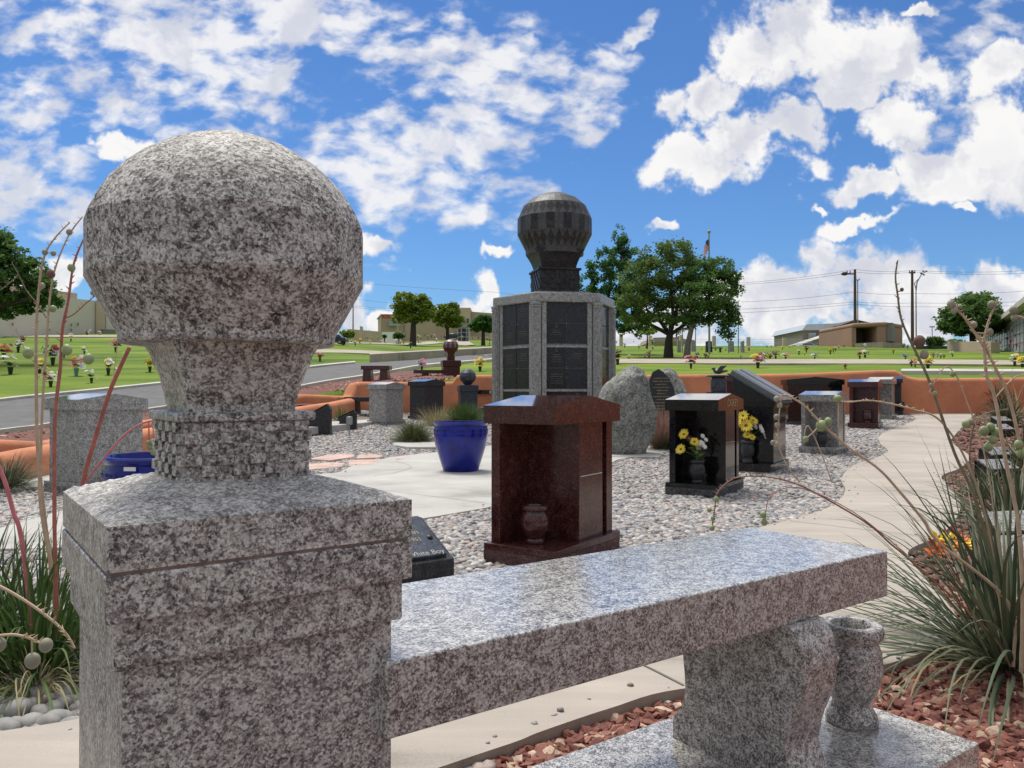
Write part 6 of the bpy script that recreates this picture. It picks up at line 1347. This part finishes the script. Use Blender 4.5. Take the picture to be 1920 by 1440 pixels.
def stalk(t, pts, r0, r1, mat, pods=(), Y0=2.3, thorns=True, seed=0, Yend=None):
    """pts in pixels from the root upward, converted at distance Y0..Yend; relative to the thing t"""
    O = Vector(t.location); n = len(pts); Yend = Yend or Y0; P = [at(p[0], p[1], p[2] if len(p) > 2 else Y0 + (Yend - Y0) * i / max(1, n - 1)) - O for i, p in enumerate(pts)]
    Q = []
    for i in range(n - 1):
        p0, p1, p2, p3 = P[max(i - 1, 0)], P[i], P[i + 1], P[min(i + 2, n - 1)]
        for k in range(6): u = k / 6; Q.append(.5 * ((2 * p1) + (p2 - p0) * u + (2 * p0 - 5 * p1 + 4 * p2 - p3) * u * u + (3 * p1 - p0 - 3 * p2 + p3) * u ** 3))
    Q.append(P[-1]); m_ = len(Q); rr = random.Random(seed)
    r0 *= .82; mb = MB(); mb.tube(Q, [(r0 + (r1 - r0) * i / (m_ - 1)) * (1 + .10 * mnoise.noise(Q[i] * 60)) for i in range(m_)], 7)
    if thorns:
        for i in range(int(m_ * .45), m_, 1):
            if rr.random() < .85:
                d = Vector((rr.uniform(-1, 1), rr.uniform(-1, 1), rr.uniform(.1, 1))).normalized(); rad = r0 + (r1 - r0) * i / (m_ - 1); mb.tube([Q[i], Q[i] + d * (rad * 2.0 + .008)], [rad * .75, rad * .2], 4)
    s_ = mb.build('flower_stalk', mat, t, smooth=True)
    for (px, py, rpx, pm) in pods:
        j = min(range(m_), key=lambda q: abs((Q[q] + O).x / (Q[q] + O).y - (px - 960) / F) + abs(((Q[q] + O).z - CAMZ) / (Q[q] + O).y - (732.5 - py) / F)); Yp = (Q[j] + O).y; c = at(px, py, Yp) - O
        pod(s_, c, rpx * .88 * Yp / F, pm)
        if (c - Q[j]).length > .01: MB().tube([Q[j], (Q[j] + c) / 2 + Vector((0, 0, -.003)), c], .0018, 5).build('pod_stem', mat, s_)
    return s_
# big yucca, right foreground
yp = hit(1895, 1262); big = tuft('big grey green red yucca spilling over the path at the right', (yp.x, yp.y, 0.01), 360, .74, .0046, Y_GREEN, (8, 84), (.4, 2.4), 3, dry=30, r0=.09)
stalk(big, [(1888,1240),(1872,1100),(1830,940),(1790,850),(1745,721),(1722,670),(1703,631),(1689,595),(1683,552),(1679,519),(1683,489)], .0065, .0022, M_STALKG, [(1691,543,4,M_PODB),(1724,640,12,M_PODB),(1733,665,9,M_PODG)], 2.35, seed=1)
stalk(big, [(1900,1250),(1890,1130),(1762,1019),(1731,975),(1687,922),(1647,879),(1590,838),(1540,794),(1510,762),(1481,744),(1467,741)], .0062, .0025, M_STALK, [(1540,798,11,M_POD),(1553,790,8,M_POD),(1572,747,7,M_POD),(1511,823,6,M_POD)], 2.3, seed=2)
stalk(big, [(1481,744),(1467,742),(1461,775),(1459,816),(1462,842),(1480,880),(1500,904)], .0030, .0018, M_STALK, [(1456,748,6,M_PODG),(1462,760,6,M_PODG),(1456,782,6,M_PODG),(1458,797,6,M_PODG),(1449,830,5,M_PODG)], 2.3, seed=3)
stalk(big, [(1895,1250),(1850,1180),(1706,1050),(1669,1019),(1631,985),(1575,950),(1500,910),(1445,895),(1400,893),(1370,900),(1345,925),(1340,955),(1334,992)], .0038, .0018, M_STALKB, [(1343,936,6,M_POD),(1330,956,5,M_POD),(1337,972,5,M_POD),(1335,990,6,M_POD)], 2.3, seed=4)
stalk(big, [(1890,1230),(1850,980),(1810,860),(1762,788),(1716,769),(1669,757),(1628,751),(1590,754),(1574,752)], .0045, .0020, M_STALK, [(1569,747,7,M_POD)], 2.35, seed=5)
stalk(big, [(1560,905),(1540,850),(1520,805),(1512,800),(1508,815)], .0022, .0015, M_STALK, [(1432,965,6,M_POD),(1432,977,6,M_POD)][:0], 2.3, thorns=False, seed=6)
stalk(big, [(1915,1260),(1918,1120),(1908,975),(1885,860),(1866,747),(1850,705),(1846,660),(1842,645),(1827,623),(1810,597),(1793,578),(1787,560)], .0072, .0028, M_STALK, [(1789,582,7,M_PODG),(1826,609,7,M_PODG),(1783,570,8,M_PODG),(1800,575,5,M_PODG),(1855,623,8,M_PODG)], 2.2, seed=7)
stalk(big, [(1930,1250),(1925,900),(1911,825),(1890,740),(1865,687),(1846,645),(1849,620),(1858,590),(1870,566)], .0065, .0026, M_STALK, [(1859,571,8,M_PODG)], 2.2, seed=8)
stalk(big, [(1866,747),(1880,730),(1900,710),(1925,700)], .0025, .0015, M_STALK, [], 2.2, seed=9)
stalk(big, [(1930,600),(1912,594),(1905,592)], .004, .003, M_STALK, [(1900,581,8,M_PODG),(1902,596,7,M_PODG)], 2.2, thorns=False, seed=10)
stalk(big, [(1868,1180),(1858,1000),(1830,905),(1818,860),(1826,800),(1850,775),(1890,768)], .0040, .0018, M_STALKG, [(1811,795,8,M_POD),(1845,808,10,M_POD),(1857,801,9,M_POD),(1869,811,10,M_POD),(1862,824,9,M_POD),(1853,838,9,M_POD),(1820,791,7,M_PODG)], 2.4, seed=11)
stalk(big, [(1920,1200),(1935,900),(1925,850)], .004, .003, M_STALKG, [(1910,833,9,M_POD),(1915,850,10,M_POD)], 2.2, thorns=False, seed=12)
stalk(big, [(1880,1100),(1850,870),(1808,740),(1790,700),(1770,690),(1742,735)], .0026, .0014, M_STALK, [(1786,701,6,M_POD),(1753,738,5,M_POD),(1745,722,4,M_PODG)], 2.3, seed=13)
q = at(1432, 975, 2.4)
# stray pods hanging on a thread-thin stem over the pebbles
stalk(big, [(1700,1040),(1600,960),(1500,915),(1445,930),(1434,985)], .0018, .0012, M_STALKR, [(1431,965,7,M_POD),(1433,979,7,M_POD)], 2.3, thorns=False, seed=14)
# red and yellow silk flowers under the yucca
q = hit(1790, 1062); t = thing('silk_flowers', 'red orange and yellow silk blooms lying under the big yucca', 'flowers', (q.x, q.y, .03), 0)
for c, spots in (('red', [(-.07, .02, .05), (.02, .06, .10), (.10, 0, .03)]), ('orange', [(-.03, 0, .06), (-.10, 0, .04), (.05, .05, .08)]), ('yellow', [(.0, .02, .08), (.06, .03, .07), (-.05, .03, .09)])):
    mb = MB()
    for s_ in spots: daisy(mb, s_, (s_[0], -.4, .6), .065, 7, 0, 0, .5)
    mb.build('blossoms', FL[c], t)
# yuccas farther back on the right
for k, (px, py, L_, n, lab) in enumerate([(1900, 1000, .55, 150, 'dark green yucca behind the big one on the right'), (1885, 800, .60, 160, 'spiky yucca in the middle distance at the right edge'), (1868, 765, .62, 170, 'tall wispy yucca against the far orange wall at the right'), (1925, 880, .55, 120, 'yucca cut by the right edge between the slant markers'), (1840, 935, .30, 60, 'small yucca tuft beside the curving path')]):
    P = hit(px, py); tuft(lab, P, n, L_, .0045 + .0005 * P.y, Y_GREEN, (20, 85), (.3, 1.6), 20 + k, dry=14, r0=.08, group='red yuccas along the right bed')
P = hit(1875, 770); tt_ = tuft('bunch of dry tan stems rising from the far right yucca', P, 26, 1.15, .005, Y_DRY, (65, 85), (.1, .5), 31, name='dry_stems', cat='dry plant')
P = hit(1905, 800); tt_ = tuft('second bunch of dry tan stems at the right edge', P, 20, 1.1, .005, Y_DRY, (62, 85), (.1, .5), 32, name='dry_stems', cat='dry plant')
# left plant
lp = hit(72, 1262); left = tuft('green yucca grass at the left edge beside the granite post', (lp.x, lp.y, .01), 420, .46, .0040, Y_LGREEN, (15, 86), (.6, 2.6), 41, dry=90, r0=.16, name='yucca')
tuft('darker grass clump cut by the left edge of the view', (lp.x - .28, lp.y + .15, .01), 160, .50, .0042, Y_GREEN, (25, 86), (.5, 2.2), 42, dry=20, r0=.12, name='yucca')
tuft('low dry straw tangle at the foot of the left yucca grass', (lp.x + .10, lp.y - .18, .03), 90, .26, .0022, Y_DRY, (5, 60), (1.5, 5), 43, r0=.12, name='dry_grass', cat='dry plant')
YL = lp.y
stalk(left, [(108,1180),(95,1060),(82,960),(70,828),(68,711),(68,618),(74,532),(84,478),(104,445),(131,417)], .0085, .0018, M_STALK, [(84,473,6,M_PODG),(100,475,5.5,M_PODG),(79,536,6,M_PODG)], YL, seed=21)
stalk(left, [(118,1190),(100,1080),(82,990),(74,920),(76,860),(80,750),(87,649),(93,563),(103,505),(128,443),(155,406)], .0070, .0018, M_STALK, [(130,435,6.5,M_PODG),(95,514,9,M_PODB),(99,579,7,M_POD),(53,662,11,M_POD),(84,700,4,M_PODB)], YL - .03, seed=22)
stalk(left, [(108,1200),(104,1080),(102,960),(103,789),(113,688),(117,618),(128,563),(136,505),(145,475),(157,448)], .0085, .0022, M_STALKR, [(134,502,8,M_POD),(125,656,11,M_POD),(166,673,11,M_POD)], YL - .06, seed=23)
stalk(left, [(150,1130),(152,960),(157,898),(179,820),(206,734),(225,690),(233,672),(243,651)], .0085, .0065, M_STALKR, [], YL + .1, thorns=False, seed=24)
stalk(left, [(150,1120),(158,930),(167,895),(202,851),(233,816),(264,795),(290,788)], .0045, .0030, M_STALKP, [(288,829,7,M_POD),(281,838,6,M_POD),(288,847,7,M_POD),(279,830,5,M_POD)], YL + .1, thorns=False, seed=25)
stalk(left, [(60,1180),(40,1010),(25,960),(8,900),(-20,840)], .0085, .006, M_STALKP, [], YL, thorns=False, seed=26)
stalk(left, [(98,708),(75,690),(50,660),(30,620),(22,498)][:4], .0022, .0014, M_STALK, [], YL, seed=27); stalk(left, [(125,596),(140,588),(160,570),(178,555)], .0026, .0014, M_STALKR, [(174,549,5,M_POD)], YL, seed=28)
stalk(left, [(87,596),(70,570),(50,545),(35,515),(22,492)], .0026, .0012, M_STALKG, [], YL, seed=29); stalk(left, [(35,515),(15,533),(-6,548)], .0022, .0012, M_STALKG, [], YL, seed=30)
stalk(left, [(212,712),(216,680),(220,640)], .0016, .0012, M_STALK, [], YL + .05, thorns=False, seed=31)
stalk(left, [(-20,1090),(20,1110),(60,1135),(100,1165),(125,1190),(140,1215)], .0035, .0022, M_STALK, [], 1.45, seed=33)
stalk(left, [(-20,1195),(20,1190),(50,1195),(75,1205)], .0035, .0022, M_STALK, [(86,1210,14,M_PODG),(61,1239,15.5,M_PODG),(-2,1209,14,M_PODG)], 1.4, seed=34)
# a few bigger stones under it
M_ROUND = plain('round_grey_stone', (.27, .265, .25), .7, .35, 14); bx_, by_ = [], []
for (a, b) in [(35,1350),(58,1338),(82,1352),(60,1370),(100,1345),(28,1375),(112,1362),(45,1395),(122,1335),(10,1385),(90,1375),(70,1318),(132,1372),(118,1318)]: P = hit(a, b); bx_.append(P.x); by_.append(P.y)
for k in range(len(bx_)):
    o = scatter('round_stone', np.array([bx_[k]]), np.array([by_[k]]), ICO[3], (.024, .034), (.65, .85), [M_ROUND], zoff=.012, jitter=.03); tag(o, f'smooth round stone under the left yucca grass, {ORD[k]} of the larger ones', 'stone', 'larger round stones at the left')
# ornamental grasses
P = hit(772, 832); tuft('bushy olive grass clump left of the blue pot on the patio', (P.x, P.y + .2, gz(P.x, P.y)), 1500, .40, .0022, M_GRASSO, (12, 85), (.6, 2.2), 51, r0=.16, name='grass_clump', cat='grass clump', group='ornamental grass clumps')
P = hit(868, 800); tuft('greener grass clump behind the blue pot on the patio', (P.x, P.y, gz(P.x, P.y)), 1500, .52, .0026, Y_LGREEN, (30, 88), (.3, 1.3), 52, r0=.2, name='grass_clump', cat='grass clump', group='ornamental grass clumps')
P = hit(812, 808); tuft('thin straw coloured grass between the two green clumps', (P.x, P.y + .8, gz(P.x, P.y)), 500, .50, .0022, Y_DRY, (35, 85), (.4, 1.4), 53, r0=.2, name='grass_clump', cat='grass clump', group='ornamental grass clumps')
P = hit(8, 925); tuft('green grass clump before the low orange wall at the left edge', (P.x, P.y, 0), 500, .38, .0032, Y_GREEN, (15, 80), (.6, 2.0), 54, dry=50, r0=.12, name='grass_clump', cat='grass clump', group='ornamental grass clumps')
P = hit(640, 792); tuft('small pale yucca between the low orange wall and the smaller black marker', (P.x, P.y, gz(P.x, P.y)), 70, .38, .006, Y_LGREEN, (25, 85), (.2, .8), 55, r0=.05)
P = hit(1240, 845); tuft('pinkish wispy grass behind the boulder and the black niche', (P.x, P.y, gz(P.x, P.y)), 900, .62, .0030, M_PINKG, (45, 88), (.2, .9), 56, r0=.12, name='grass_clump', cat='grass clump', group='ornamental grass clumps')
tuft('green grass at the foot of the pinkish wispy clump', (P.x + .1, P.y - .1, gz(P.x, P.y)), 260, .34, .0028, Y_LGREEN, (20, 80), (.5, 1.8), 57, r0=.08, name='grass_clump', cat='grass clump', group='ornamental grass clumps')
# stray pebbles and chips washed onto the paving edges
xx, yy = rect_pts(9000, -3, 6, 1.6, 9.5); kk = inpoly(xx, yy, PATHPOLY) | inpoly(xx, yy, PATIO)
PP = np.array(PATHPOLY + PATIO); dd = np.min(np.hypot(xx[:, None] - PP[None, :, 0], yy[:, None] - PP[None, :, 1]), 1); kk &= (dd < .11) & (rng.random(len(xx)) < .5)
o = scatter('stray_pebbles', xx[kk], yy[kk], ICO[1], (.004, .010), (.5, .8), M_PEBBLE, zoff=.044, jitter=.15); tag(o, 'small stray pebbles lying along the paving edges', 'gravel', kind='stuff')
